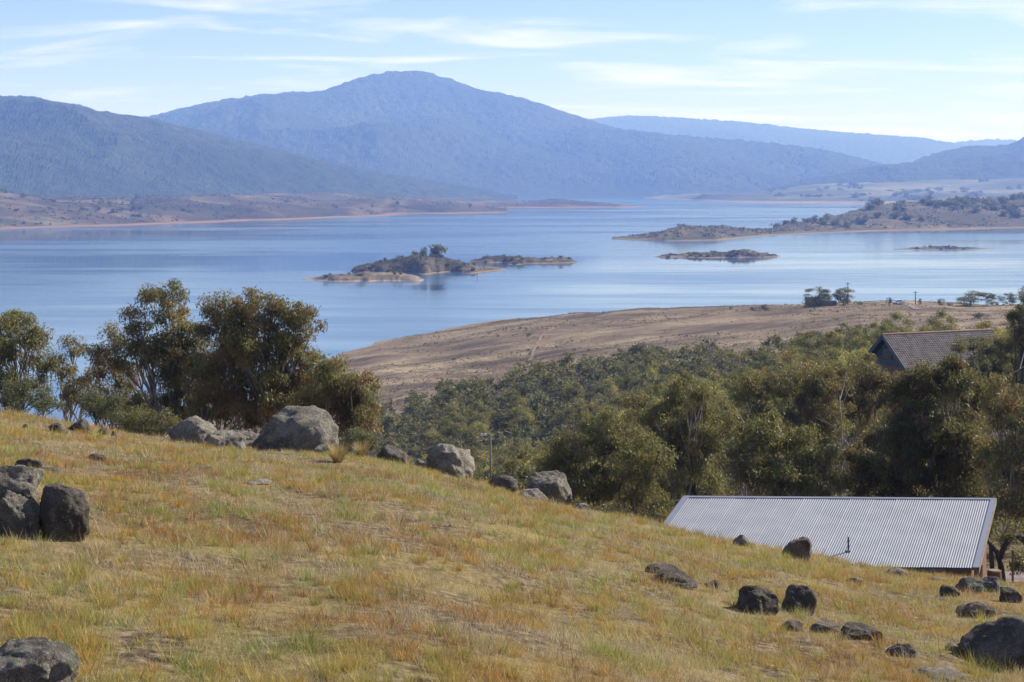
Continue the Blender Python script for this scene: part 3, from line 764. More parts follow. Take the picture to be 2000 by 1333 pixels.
SN = [(1640, 97, 6.0, 'bleached leafless tree rising between the russet gum and the wide olive gum'), (1935, 90, 6.5, 'bleached leafless tree in front of the tiled roof end'),
      (1450, 94, 6.0, 'grey dead tree showing between the yellow-topped gum and the wide olive gum')]
for i, q in enumerate(SN): snag(*q, 700 + i)
r3 = np.random.default_rng(33)
for i in range(26):
    px = r3.uniform(780, 1650); lim_ = np.interp(px, *FAR_LIM); d = r3.uniform(max(200, lim_ - 130), lim_ - 5)
    snag(px, d, r3.uniform(5.5, 8.5), 'pale bare trunk standing among the gully trees', 720 + i)
# single trees and bushes on the headland
FULL = []
for i_ in range(3):
    FULL.append(wood_proto(220 + i_, [DEEP, DEEP + OLIVE, OLIVE + GREY][i_], 6.4, 7.0, 34, 70, 0.72))
def land_bush(px, d, w_px, h_px, k, name, label, cat='tree', group=None, sink=0.1):
    x = wx(px, d); s = d / FPX
    r = tag(empty(name, (x, d, zg1(x, d) - sink), (px * 7) % 6.28), label, cat, group)
    sx = w_px * s / 6.2; sz = h_px * s / 7.0
    r.scale = (sx, sx, sz)
    pr = FULL[k % 3] if cat == 'tree' or k == 0 else WOOD[k]
    link('trunk', pr[1], r); link('crown', pr[0], r)
    return r
land_bush(1598, 580, 66, 42, 0, 'headland_tree', 'spreading dark tree above the tall end of the timber wall')
land_bush(1648, 578, 60, 40, 3, 'headland_tree', 'round dark tree at the low end of the timber wall')
land_bush(1896, 560, 70, 34, 2, 'headland_tree', 'wide low tree on the headland skyline beyond the lone power pole')
land_bush(1940, 560, 36, 28, 1, 'headland_tree', 'small upright tree beside the wide low skyline tree')
land_bush(1972, 556, 36, 26, 3, 'headland_tree', 'small umbrella-shaped tree on the skyline next to the small upright tree')
for px, d, w, h, lb_ in [(1492, 612, 28, 16, 'dark bush on the headland skyline before the timber wall'), (1472, 612, 16, 10, 'smaller bush beside the dark skyline bush'),
                        (1428, 622, 10, 7, 'tiny bush alone on the headland skyline'), (1682, 590, 18, 9, 'low bush next to the walled trees'),
                        (1737, 588, 16, 14, 'dark bush behind the parked car'), (1797, 582, 10, 14, 'narrow bush beside the second power pole'),
                        (1838, 570, 18, 16, 'round bush on the slope between power pole and wide low tree'), (1856, 566, 16, 8, 'flat bush touching the round slope bush'),
                        (1032, 560, 12, 9, 'dark bush beside the dirt track'), (972, 580, 8, 6, 'small dark bush near the lake side of the headland'),
                        (1014, 470, 26, 16, 'grey leafless thicket in the middle of the dry slope'), (1187, 445, 10, 14, 'rusty orange bush above the wood'),
                        (1016, 600, 10, 5, 'small flat bush near the headland water edge'), (1915, 470, 40, 14, 'low grey bush patch on the dry slope above the tiled roof')]:
    land_bush(px, d, w, h, 4 if 'rusty' in lb_ or 'leafless' in lb_ else 0, 'bush', lb_, 'bush')

# trees and scrub on islands and far shores: one cheap crown, shared
def far_crown(seed, pal):
    r_ = np.random.default_rng(seed)
    C = r_.normal(size=(12, 3)) * [0.2, 0.2, 0.17] + [0, 0, 0.40]
    V, F, c = clump_leaves(r_, C, np.full(12, 0.24), 26, 0.22, 0.12, 0.2, pal, 0.8)
    mb = MB(); mb.tube([[0, 0, -0.12], [0.02, 0, 0.3], [0, 0, 0.65]], [0.05, 0.04, 0.02], 5)
    return mesh_np('crown', V, F, M['leaf_far'], False, c), mb.mesh('trunk', M['bark_dark'], True)
FARC = [far_crown(300 + i, [DEEP, OLIVE, DEEP + GREY][i]) for i in range(3)]
def surf_drop(obs, x, y):
    for o in obs:
        ok, loc, nor, ix = o.ray_cast(Vector((x, y, 900)) - o.location, Vector((0, 0, -1)))
        if ok: return loc.z
    return None
def far_plant(o_list, px, d, w, h, label, group, name='lakeside_tree', cat='tree', k=0):
    x = wx(px, d); z = surf_drop(o_list, x, d)
    if z is None or z < 0.1: return
    r = tag(empty(name, (x, d, z), (px * 3.1) % 6.28), label, cat, group)
    r.scale = (w, w, h)
    link('trunk', FARC[k][1], r); link('crown', FARC[k][0], r)
bpy.context.view_layer.update()
OB = lambda n: [o for o in bpy.data.objects if o.name.split('.')[0] == n]
isl = OB('island')
far_plant(isl, 853, 1190, 11.5, 13, 'round dark tree standing tallest on the largest island', None, k=0)
far_plant(isl, 811, 1195, 5.5, 6, 'small tree in the middle of the largest island', None, k=1)
far_plant(isl, 829, 1195, 6.0, 7, 'small tree next to the tallest island tree', None, k=2)
r2 = np.random.default_rng(9)
for i in range(46):
    px = r2.uniform(700, 930); d = r2.uniform(1150, 1225)
    far_plant(isl, px, d, r2.uniform(2.2, 4.2), r2.uniform(1.5, 3.2), 'low scrub bush on the largest island', 'scrub on the largest island', 'scrub_bush', 'bush', int(r2.integers(0, 3)))
for a, b, d0, d1, n, lb_ in [(610, 815, 1055, 1105, 10, 'low scrub bush on the flat sandy island'), (925, 1120, 1300, 1335, 16, 'low scrub bush on the long low island'),
                            (1295, 1510, 1385, 1432, 22, 'low scrub bush on the island with a central knob'), (1780, 1900, 1550, 1580, 8, 'low scrub bush on the thin far island')]:
    for i in range(n):
        far_plant(isl, r2.uniform(a, b), r2.uniform(d0, d1), r2.uniform(2, 4.5), r2.uniform(1.3, 3.0), lb_, lb_.replace('low scrub bush', 'scrub'), 'scrub_bush', 'bush', int(r2.integers(0, 3)))
hd = OB('headland')
n = 0
while n < 260:
    px = r2.uniform(1500, 2060); d = r2.uniform(1960, 2700)
    x = wx(px, d)
    lo = np.interp(px, [1500, 1700, 2000], [2010, 2200, 2350])
    if d < lo or fbm(np.array([x / 110]), np.array([d / 110]), seed=61)[0] < (-0.05 if px > 1680 else 0.2) - 0.3 * (d > 2480): 
        n += 0.2; continue
    far_plant(hd, px, d, r2.uniform(8, 14), r2.uniform(7, 11), 'dark gum tree in the scattered wood on the wooded headland', 'trees on the wooded headland', k=int(r2.integers(0, 3)))
    n += 1
fs = OB('far_shore')
n = 0
while n < 110:
    px = r2.uniform(-40, 1000); d = r2.uniform(2300, 3600)
    if d < np.interp(px, [-500, 0, 250, 500, 720, 850, 990], [2120, 2300, 2500, 2770, 3120, 3350, 3480]): n += 0.1; continue
    if fbm(np.array([wx(px, d) / 140]), np.array([d / 140]), seed=62)[0] < 0.18: n += 0.1; continue
    far_plant(fs, px, d, r2.uniform(6, 11), r2.uniform(4.5, 8), 'dark scrub tree dotted over the brown far shore', 'scrub trees on the brown far shore', k=int(r2.integers(0, 3)))
    n += 1
ff = OB('far_fields')
for k in range(30):
    cx_, cd_ = r2.uniform(1500, 2040), r2.uniform(4950, 6400)
    for j in range(int(r2.integers(2, 8))):
        far_plant(ff, cx_ + r2.normal() * 11, cd_ + r2.normal() * 50, r2.uniform(12, 26), r2.uniform(8, 15), 'dark tree clump among the pale far fields', 'tree clumps in the far fields', k=int(r2.integers(0, 3)))

def speckle(name, label, pts, sizes, pal, per, seed, flat=0.5, cat='scrub'):
    r_ = np.random.default_rng(seed)
    Vs, Fs, Cs, n = [], [], [], 0
    pts = np.asarray(pts); sizes = np.asarray(sizes)
    for lo in range(0, len(pts), 500):
        C = pts[lo:lo + 500]; R = sizes[lo:lo + 500]
        k = len(C); N = k * per; ci = np.repeat(np.arange(k), per)
        v = r_.normal(size=(N, 3)); v[:, 2] = np.abs(v[:, 2]); v /= np.linalg.norm(v, axis=1, keepdims=True)
        P = C[ci] + v * (R[ci] * r_.random(N) ** .5 * .8)[:, None] * [1, 1, flat]
        dr = r_.normal(size=(N, 3)); dr /= np.linalg.norm(dr, axis=1, keepdims=True); sd = np.cross(dr, r_.normal(size=(N, 3))); sd /= np.linalg.norm(sd, axis=1, keepdims=True)
        l = (R[ci] * .45)[:, None]
        Vs.append(np.stack([P - dr * l, P + sd * l * .6, P + dr * l, P - sd * l * .6], 1).reshape(-1, 3)); Fs.append(np.arange(N * 4).reshape(N, 4) + n); n += N * 4
        pc = np.array(pal)[r_.integers(0, len(pal), k)][ci] * r_.uniform(.7, 1.3, (N, 1)); Cs.append(np.repeat(pc, 4, 0))
    o = link(name, mesh_np(name, np.concatenate(Vs), np.concatenate(Fs), M['leaf_far'], False, np.concatenate(Cs)))
    return tag(o, label, cat, kind='stuff')
rs = np.random.default_rng(15)
NC = 60000
pp_ = rs.uniform(560, 2150, NC); dd_ = rs.uniform(250, 690, NC) ; xx_ = wx(pp_, dd_)
zz_ = zg(xx_, dd_)
okm = (dd_ > np.interp(pp_, *FAR_LIM) + 4) & (zz_ > 0.8) & (fbm(xx_ * 0.02, dd_ * 0.035, seed=71, oct=4) + 0.35 * rs.normal(size=NC) > 0.15)
speckle('dry_grass_clumps', 'dry brown grass clumps and low scrub over the bare headland', np.stack([xx_, dd_, zz_ - 0.05], -1)[okm], rs.uniform(0.12, 0.5, okm.sum()) * (1 + 0.9 * (rs.random(okm.sum()) > 0.95)), [(.16, .11, .08), (.125, .088, .062), (.20, .145, .10), (.26, .195, .13), (.105, .08, .055)], 5, 72, 0.6, 'dry grass')
def on_land(obs, pxr, dr_, n, keep):
    out = []
    px, d = rs.uniform(*pxr, n), rs.uniform(*dr_, n); x = wx(px, d)
    g_ = fbm(x / 90, d / 90, seed=73, oct=3) + 0.35 * rs.normal(size=n) >= keep
    for x_, d_ in zip(x[g_], d[g_]):
        z = surf_drop(obs, float(x_), float(d_))
        if z is not None and z > (0.7 if obs is isl else 2.2): out.append((x_, d_, z))
    return out
q_ = on_land(fs, (-80, 1260), (2200, 4300), 15000, 0.02)
speckle('far_shore_scrub', 'dark heath scrub covering the brown far shore', q_, rs.uniform(1.5, 5.0, len(q_)), tone(DEEP, .7) + [(.10, .07, .05), (.07, .05, .042), (.085, .06, .05)] * 2, 5, 74)
q_ = on_land(hd, (1230, 2080), (1780, 2700), 12000, -0.05)
speckle('headland_scrub', 'dark heath scrub covering the wooded headland', q_, rs.uniform(1.2, 4.2, len(q_)), tone(DEEP, .8) + [(.10, .075, .05), (.08, .06, .045)], 5, 75)
q_ = [q for (a_, b_, pr_, n_, f_, sd_) in ISL for q in on_land(isl, (a_ + 6, b_ - 6), (n_ + 2, f_ - 2), 900, 0.45 if a_ == 590 else -0.35)]
speckle('island_scrub', 'low dark heath and stones covering the lake islands', q_, rs.uniform(0.5, 1.9, len(q_)), DEEP + [(.10, .075, .05), (.15, .12, .09), (.07, .055, .04)], 7, 76)
# ------------------------------------------------------------------ boulders
_ico = {}
def ico(level):
    if level not in _ico:
        bm = bmesh.new(); bmesh.ops.create_icosphere(bm, subdivisions=level, radius=1)
        _ico[level] = (np.array([v.co[:] for v in bm.verts]), np.array([[v.index for v in f.verts] for f in bm.faces])); bm.free()
    return _ico[level]
def boulder(label, px, base, w, h, mat='granite', seed=0, d=None, cuts=5, tilt=0.0, depth=0.85, name='boulder', lift=0.0, rough=1.0, sink=0.3):
    if d is None:
        d = min(hit(px, base) or 99, float(np.interp(px, PXC, CRD)) - 1.0)
    s = d / FPX
    W, H = w * s, h * s
    V, F = ico(5 if w > 75 else 4)
    rg = np.random.default_rng(seed + 500)
    P = V.copy()
    for k in range(cuts):                     # broken faces
        nrm = rg.normal(size=3); nrm /= np.linalg.norm(nrm)
        if nrm[2] < -0.2: nrm[2] *= -1
        off = rg.uniform(0.55, 0.82)
        over = np.clip(P @ nrm - off, 0, None)
        P = P - over[:, None] * nrm * 0.96
    so = seed * 3.7
    P = P * (1 + 0.16 * rough * fbm(P[:, 0] * 1.1 + so, P[:, 1] * 1.1, P[:, 2] * 1.1, seed=seed, oct=3))[:, None]
    P = P * (1 + 0.085 * rough * fbm(P[:, 0] * 3.2 + so, P[:, 1] * 3.2, P[:, 2] * 3.2, seed=seed + 1, oct=5, gain=0.6))[:, None]
    crk = np.abs(fbm(P[:, 0] * 1.3 + so, P[:, 1] * 1.3 + 4, P[:, 2] * 0.7, seed=seed + 2, oct=2))
    P = P * (1 - 0.07 * np.exp(-(crk / 0.035) ** 2))[:, None]
    ct, st_ = math.cos(tilt), math.sin(tilt)
    P = np.stack([P[:, 0] * ct + P[:, 2] * st_, P[:, 1], -P[:, 0] * st_ + P[:, 2] * ct], -1)
    P[:, 0] = (P[:, 0] - (P[:, 0].max() + P[:, 0].min()) / 2) / np.ptp(P[:, 0]) * W
    P[:, 1] = P[:, 1] / np.ptp(P[:, 1]) * W * depth
    P[:, 2] = (P[:, 2] - P[:, 2].min()) / np.ptp(P[:, 2])
    P[:, 2] = (P[:, 2] - sink) / (1 - sink) * H
    x = wx(px, d); y = d + W * depth * 0.42
    x = wx(px, y)
    k = y / d
    z = row_z(base, d) if lift == 0 else row_z(base, d) + lift
    if not lift and 'resting' not in label: z = min(z, zg1(x, y) + 0.03)
    o = link(name, mesh_np(name, P * [k, 1, k], F, M[mat], True), None, (x, y, z - 0.02))
    return tag(o, label, 'boulder', None)
B = [
    ('largest rounded granite boulder, cracked on its sunny side, below the bronze gum trees', 578, 884, 168, 92, 'granite', 1, dict(tilt=0.25, cuts=1, rough=0.65)),
    ('pale angular boulder with a sunlit slanting top near the largest boulder', 376, 870, 100, 52, 'granite_pale', 2, dict(tilt=0.2, cuts=7)),
    ('pinkish boulder sloping down right, leaning on the pale angular boulder', 441, 876, 82, 40, 'granite_pale', 3, dict(tilt=0.3, cuts=6, d=43.5)),
    ('low greenish slab between the pale angular boulder and the largest boulder', 470, 858, 100, 36, 'granite', 4, dict(d=51, cuts=6)),
    ('small rough stone at the foot of the largest boulder', 638, 890, 50, 22, 'granite', 5, {}),
    ('round brown boulder on the crest by the tuft of straw grass', 766, 902, 62, 34, 'granite_dark', 6, dict(cuts=3)),
    ('small low stone between the round brown boulder and the speckled boulder', 814, 910, 34, 18, 'granite', 7, {}),
    ('speckled boulder with a long slanting sunlit face on the crest', 880, 930, 98, 62, 'granite_pale', 8, dict(tilt=0.35, cuts=6, depth=0.9)),
    ('dark rounded boulder beneath the street lamp', 983, 944, 60, 31, 'granite_dark', 9, dict(cuts=3)),
    ('flat pale slab lying in front of the mossy domed boulder', 1040, 976, 64, 26, 'granite_pale', 10, dict(tilt=0.45, cuts=6, d=41)),
    ('mossy domed boulder with a crack line on the falling crest', 1072, 978, 92, 60, 'granite', 11, dict(tilt=0.4, cuts=3, d=43)),
    ('tiny reddish stone at the low end of the crest boulders', 1132, 994, 34, 12, 'granite', 12, dict(d=43)),
    ('small lichen-white stone at the lower edge of the steel roof', 1448, 1066, 34, 22, 'granite_pale', 13, dict(d=40, tilt=0.4)),
    ('mushroom-shaped boulder with an overhanging lip before the steel roof', 1558, 1092, 60, 46, 'granite_dark', 14, dict(d=37.5, cuts=6)),
    ('upper plate of the long split slab in the grass', 1292, 1124, 68, 22, 'granite_dark', 15, dict(cuts=6)),
    ('lower plate of the long split slab in the grass', 1312, 1147, 104, 24, 'granite_dark', 16, dict(tilt=0.15, cuts=6)),
    ('small black stone next to the long split slab', 1391, 1152, 32, 18, 'granite_dark', 17, {}),
    ('wider round dark boulder of the close pair in the grass', 1481, 1204, 86, 56, 'granite_dark', 18, dict(cuts=3)),
    ('narrower round dark boulder of the close pair in the grass', 1561, 1199, 68, 53, 'granite_dark', 19, dict(tilt=0.3, cuts=3)),
    ('first low stone of the three-stone row below the close pair', 1544, 1236, 52, 24, 'granite_dark', 20, {}),
    ('middle low stone of the three-stone row below the close pair', 1610, 1237, 64, 20, 'granite_dark', 21, {}),
    ('last and longest low stone of the three-stone row below the close pair', 1682, 1250, 88, 27, 'granite_dark', 22, dict(tilt=0.15)),
    ('pointed dark stone between the three-stone row and the huge black boulder', 1761, 1287, 62, 29, 'granite_dark', 23, dict(tilt=0.2)),
    ('huge black boulder with a pale lichen cap', 1990, 1310, 230, 88, 'granite_dark', 24, dict(cuts=2, rough=0.7)),
    ('small grey stone touching the huge black boulder', 1859, 1275, 36, 20, 'granite', 25, {}),
    ('long sloping dark stone above the huge black boulder', 1904, 1209, 74, 32, 'granite_dark', 26, dict(tilt=0.4)),
    ('square brown boulder beside the gravel road', 1973, 1178, 50, 29, 'granite_dark', 27, dict(cuts=7)),
    ('small black stone with a white cap near the steel roof corner', 1855, 1167, 40, 22, 'granite_dark', 28, {}),
    ('grooved grey stone just below the shed corner post', 1893, 1160, 56, 30, 'granite', 29, dict(tilt=0.4, cuts=7)),
    ('wide grooved grey stone between the shed corner and the road', 1930, 1158, 60, 30, 'granite', 30, dict(tilt=0.35, cuts=7)),
    ('half-buried grey stone in the open grass below the steel roof', 1668, 1140, 32, 13, 'granite', 31, {}),
    ('striped low stone under the roof edge of the shed', 1748, 1118, 52, 16, 'granite', 32, dict(tilt=0.3, d=37)),
    ('pale flat stone peeping from grass in front of the shed wall', 1832, 1136, 38, 9, 'granite_pale', 33, {}),
    ('flat pale slab almost covered by grass below the pointed dark stone', 1830, 1332, 120, 22, 'granite_pale', 34, dict(cuts=6)),
    ('upright brown boulder supporting a capstone', 32, 1052, 92, 92, 'granite', 35, dict(cuts=4, sink=0.2)),
    ('mossy capstone resting on the upright brown boulder', 18, 990, 122, 78, 'granite', 36, dict(d=None, tilt=0.35, cuts=4, sink=0.1)),
    ('tall dark egg-shaped boulder beside the capped pair', 127, 1060, 106, 112, 'granite_dark', 37, dict(cuts=3, tilt=0.25, sink=0.15)),
    ('dark rounded stone above the capped pair', 58, 926, 54, 31, 'granite_dark', 38, {}),
    ('low tapering stone trailing from the dark rounded stone', 96, 932, 60, 18, 'granite_dark', 39, dict(tilt=0.35)),
    ('small brown stone alone in pale grass', 188, 901, 40, 15, 'granite_dark', 40, {}),
    ('grey-violet rough-crested boulder in open grass downhill of the capped pair', 58, 1352, 190, 88, 'granite', 41, dict(cuts=4, sink=0.2, tilt=0.2)),
    ('pointed stone, first of the small dark cluster on the orange bank', 113, 848, 36, 22, 'granite_dark', 42, {}),
    ('largest slanting stone of the small dark cluster on the orange bank', 156, 845, 46, 26, 'granite_dark', 43, dict(tilt=0.35)),
    ('round black stone in the small dark cluster on the orange bank', 198, 850, 24, 16, 'granite_dark', 44, {}),
    ('tiny upright stone at the end of the small dark cluster', 222, 853, 12, 12, 'granite_dark', 45, {}),
    ('little black stone in the middle of the orange bank', 51, 838, 16, 11, 'granite_dark', 46, {}),
    ('flat dark stone under the grey-green wattle shrub', 58, 810, 30, 9, 'granite_dark', 47, dict(d=50)),
    ('second flat dark stone at the top of the orange bank', 88, 813, 28, 7, 'granite_dark', 48, dict(d=50)),
    ('faint flat stone sunk in grass below the pinkish boulder', 498, 948, 62, 10, 'granite_pale', 49, {}),
    ('faint grey stone sunk in the pale grass of the open slope', 388, 918, 50, 8, 'granite', 50, {}),
]
for lb_, px, by, w, h, mt, sd, kw in B:
    if 'capstone resting' in lb_:
        kw['d'] = hit(32, 1052) + 0.15
    boulder(lb_, px, by, w, h, mt, sd, **kw)

# ------------------------------------------------------------------ the shed with the corrugated roof
def shed():
    dR, dE = 56.0, 50.6
    # ridge and eave corners (world)
    A = np.array([wx(1336, dR), dR, row_z(971, dR)]); Bq = np.array([wx(1945, dR * 0.995), dR * 0.995, row_z(975.5, dR * 0.995)])
    ex = Bq - A; Lr = np.linalg.norm(ex); ex /= Lr
    E = np.array([wx(1911, dE * 0.995), dE * 0.995, row_z(1110, dE * 0.995)])
    sl = E - Bq
    Ls = np.linalg.norm(sl); ey = sl / Ls
    nz = np.cross(ey, ex); nz = nz if nz[2] > 0 else -nz
    root = tag(empty('shed', tuple(A + ex * Lr / 2 + np.array([0, 0, -3.4]))), 'long low shed with a grey corrugated steel roof behind the grassy crest', 'shed')
    o3 = np.array(root.location)
    pitch, amp = 0.0762, 0.0085
    nsheet = int(round((Lr - 0.36) / (pitch * 10)))
    sw = (Lr - 0.36) / nsheet
    for k in range(nsheet):
        ns = 10 * 8 + 5
        t = np.linspace(-0.02, sw + 0.03, ns)
        a = 0.18 + k * sw + t
        hgt = amp * np.cos(2 * math.pi * (t / (sw / 10)))
        vs = []
        for r_ in (0.04, Ls * 0.5, Ls):
            vs.append(A + ex * a[:, None] + ey * r_ + nz * (hgt + 0.010 + 0.004 * (t < 0.03) + 0.006 * (k % 2))[:, None])
        V = np.concatenate(vs) - o3
        link('roof_sheet', mesh_np('roof_sheet', V, grid_faces(3, ns), M['roof_metal'], True), root)
    def slab(u0, u1, v0, v1, h0, h1, name, mat):
        mb = MB()
        P = [A + ex * u + ey * v + nz * h for h in (h0, h1) for (u, v) in ((u0, v0), (u1, v0), (u1, v1), (u0, v1))]
        mb.hexa(np.array(P) - o3)
        return mb.build(name, M[mat], root)
    slab(0, Lr, -0.02, 0.13, 0.026, 0.040, 'ridge_cap', 'flash')
    slab(0, 0.20, 0.13, Ls + 0.02, 0.020, 0.036, 'barge_flashing', 'flash')
    slab(Lr - 0.17, Lr, 0.13, Ls + 0.02, 0.020, 0.036, 'barge_flashing', 'flash')
    slab(-0.03, -0.002, -0.02, Ls, -0.20, 0.034, 'barge_board', 'timber')
    slab(Lr + 0.002, Lr + 0.03, -0.02, Ls, -0.20, 0.034, 'barge_board', 'timber')
    slab(0.02, Lr - 0.02, 0.10, Ls - 0.10, -0.12, -0.03, 'roof_frame', 'timber')
    # the far roof side, gable walls and front wall
    c0 = A + ex * 0.12; back = np.array([-ex[1], ex[0], 0.0])
    if back[1] < 0: back = -back
    mb = MB()
    bk = A + back * 2.2 - np.array([0, 0, 0.55])
    P = [A - nz * 0.05, A + ex * Lr - nz * 0.05, A + ex * Lr + back * 4.6 - [0, 0, .95], A + back * 4.6 - [0, 0, .95]]
    P = np.array(P); mb.hexa(np.concatenate([P - [0, 0, .06], P]) - o3); mb.build('back_roof', M['roof_metal'], root)
    gz = [zg1((A + ey * Ls)[0], (A + ey * Ls)[1]), zg1((Bq + ey * Ls)[0], (Bq + ey * Ls)[1])]
    fl = min(gz) - 0.6
    eyh = np.array([ey[0], ey[1], 0]); eyh /= np.linalg.norm(eyh)
    def wall(p, q, zt, name, mat, th=0.12):
        mb = MB(); dirn = (q - p); dirn[2] = 0; L = np.linalg.norm(dirn); dirn /= L
        nn = np.array([-dirn[1], dirn[0], 0]) * th / 2
        lo = np.array([0, 0, fl])
        def g(v): return np.array([v[0], v[1], 0.0])
        P = [g(p) - nn + lo, g(q) - nn + lo, g(q) + nn + lo, g(p) + nn + lo]
        P2 = [g(p) - nn + [0, 0, zt[0]], g(q) - nn + [0, 0, zt[1]], g(q) + nn + [0, 0, zt[1]], g(p) + nn + [0, 0, zt[0]]]
        mb.hexa(np.array(P + P2) - o3); return mb.build(name, M[mat], root)
    f0 = A + ex * 0.3 + ey * (Ls - 0.45); f1 = A + ex * (Lr - 0.3) + ey * (Ls - 0.45)
    wall(f0.copy(), f1.copy(), (f0[2] - .2, f1[2] - .2), 'front_wall', 'brown_wall')
    for u in (0.36, Lr - 0.36):
        a = A + ex * u + ey * 0.1; b = A + ex * u + ey * (Ls - 0.55)
        wall(a.copy(), b.copy(), (a[2] - .16, b[2] - .16), 'end_wall', 'brown_wall')
        c = A + ex * u + back * 4.2
        wall(a.copy() + back * 0.13, c.copy(), (a[2] - .22, a[2] - 1.05), 'end_wall', 'brown_wall')
    p = A + ex * (Lr - 0.09) + ey * (Ls - 0.9)
    mb = MB(); mb.box((p[0], p[1], (fl + p[2]) / 2 - 0.1) - o3, (0.20, 0.20, p[2] - fl - 0.25)); mb.build('corner_post', M['timber'], root)
    mb = MB(); g0 = A + ex * 0.05 + ey * (Ls - 0.02) - nz * 0.07; g1 = A + ex * (Lr - 0.25) + ey * (Ls - 0.02) - nz * 0.07
    mb.tube(np.array([g0, (g0 + g1) / 2, g1]) - o3, 0.055, 8); mb.build('gutter', M['dark_trim'], root)
    v = A + ex * (Lr * 0.605) + ey * (Ls * 0.80)
    mb = MB(); mb.tube(np.array([v - [0, 0, .05], v + [0, 0, 0.2], v + [0, 0, 0.46]]) - o3, 0.028, 8); pp = mb.build('vent_pipe', M['galv'], root)
    mb = MB(); mb.box(v + np.array([0, 0, 0.03]) - o3, (0.12, 0.12, 0.04)); mb.build('pipe_collar', M['flash'], pp)
shed()

# ------------------------------------------------------------------ the tiled house
def house():
    d = 188.0; s = d / FPX
    r0 = np.array([wx(1724, d), d, row_z(655, d)])                 # near gable peak
    d2 = d + 6.0
    r1 = np.array([wx(1937, d2), d2, row_z(646, d2)])
    r1[2] = r0[2]
    ex = r1 - r0; L = np.linalg.norm(ex); ex /= L
    out = np.array([ex[1], -ex[0], 0.0]);  out = out if out[1] < 0 else -out   # towards the viewer
    run, drop = 4.4, 3.6
    gz = zg1(r0[0], r0[1])
    root = tag(empty('house', (r0[0], r0[1], gz)), 'house with a steep grey tiled roof and dark gable among the trees', 'house')
    o3 = np.array(root.location)
    slv = (out * run + np.array([0, 0, -drop])); Ls = np.linalg.norm(slv); ey = slv / Ls
    nz = np.cross(ey, ex); nz = nz if nz[2] > 0 else -nz
    course, nco = 0.33, int(Ls / 0.33)
    for sgn, nm in ((1, 'roof'), (-1, 'roof')):
        o_ = out * sgn
        sv = (o_ * run + np.array([0, 0, -drop])); eyv = sv / Ls
        nv = np.cross(eyv, ex); nv = nv if nv[2] > 0 else -nv
        # overlapping tile courses with rolls, in real relief
        nu = int(L / 0.30) * 6
        u = np.linspace(0, L, nu)
        rows = []
        for k in range(nco):
            a = k * course
            w = 0.035 * np.cos(2 * math.pi * u / 0.30)
            rows.append(r0 + ex * u[:, None] + eyv * a + nv * (w + 0.02)[:, None])
            rows.append(r0 + ex * u[:, None] + eyv * (a + course) + nv * (w + 0.075)[:, None])
        V = np.concatenate(rows) - o3
        rf = link('roof', mesh_np('roof', V, grid_faces(len(rows), nu), M['tile'], False), root)
        mb = MB()
        P = [r0 + ex * a + eyv * b + nv * h for h in (-0.22, -0.02) for (a, b) in ((0.0, 0), (L, 0), (L, Ls), (0.0, Ls))]
        mb.hexa(np.array(P) - o3); mb.build('roof_deck', M['dark_trim'], root)
        for uu in (-0.06, L + 0.02):
            mb = MB()
            P = [r0 + ex * a + eyv * b + nv * h for h in (-0.30, 0.12) for (a, b) in ((uu, 0), (uu + 0.05, 0), (uu + 0.05, Ls), (uu, Ls))]
            mb.hexa(np.array(P) - o3); mb.build('barge_board', M['galv' if sgn > 0 else 'dark_trim'], root)
    mb = MB()
    for k in range(int(L / 0.4)):
        c = r0 + ex * (0.2 + k * 0.4) + [0, 0, 0.07 + 0.01 * (k % 2)]
        mb.tube(np.array([c - ex * 0.2, c, c + ex * 0.2]) - o3, [0.12, 0.12, 0.13], 8)
    mb.build('ridge_tiles', M['ridge_tile'], root)
    # walls under the gables
    mb = MB()
    P = []
    for a in (0.7, L - 0.7):
        c = r0 + ex * a
        for q in (out * (run - 0.6), -out * (run - 0.6)):
            P.append(np.array([c[0] + q[0], c[1] + q[1], gz - 1.0]))
    P = [P[0], P[2], P[3], P[1]]
    top = [np.array([p[0], p[1], r0[2] - drop + 0.25]) for p in P]
    mb.hexa(np.array(P + top) - o3); mb.build('wall', M['brown_wall'], root)
    for a in (0.72, L - 0.72):
        mb = MB()
        c = r0 + ex * a
        w0 = c + out * (run - 0.7) + [0, 0, -drop + .2]; w1 = c - out * (run - 0.7) + [0, 0, -drop + .2]; w2 = c + [0, 0, -0.35]
        mb.add(np.array([w0, w1, w2, w0 + ex * .1, w1 + ex * .1, w2 + ex * .1]) - o3, [[0, 1, 4, 3], [1, 2, 5, 4], [2, 0, 3, 5]], [[0, 2, 1], [3, 4, 5]])
        mb.build('gable', M['dark_trim'], root)
    c = r0 + ex * 0.66 + [0, 0, -2.1]
    mb = MB(); mb.box(c - o3, (0.08, 1.6, 1.1), math.atan2(ex[1], ex[0])); wd = mb.build('window', M['glass'], root)
    v = r0 + ex * (L * 0.57) + ey * (Ls * 0.42) + nz * 0.05
    mb = MB(); mb.box(v + np.array([0, 0, .10]) - o3, (0.5, 0.5, 0.4), math.atan2(ex[1], ex[0])); vv = mb.build('roof_vent', M['dark_trim'], root)
    mb = MB(); mb.box(v + np.array([0, 0, .34]) - o3, (0.62, 0.62, 0.06), math.atan2(ex[1], ex[0])); mb.build('vent_cap', M['white'], vv)
house()

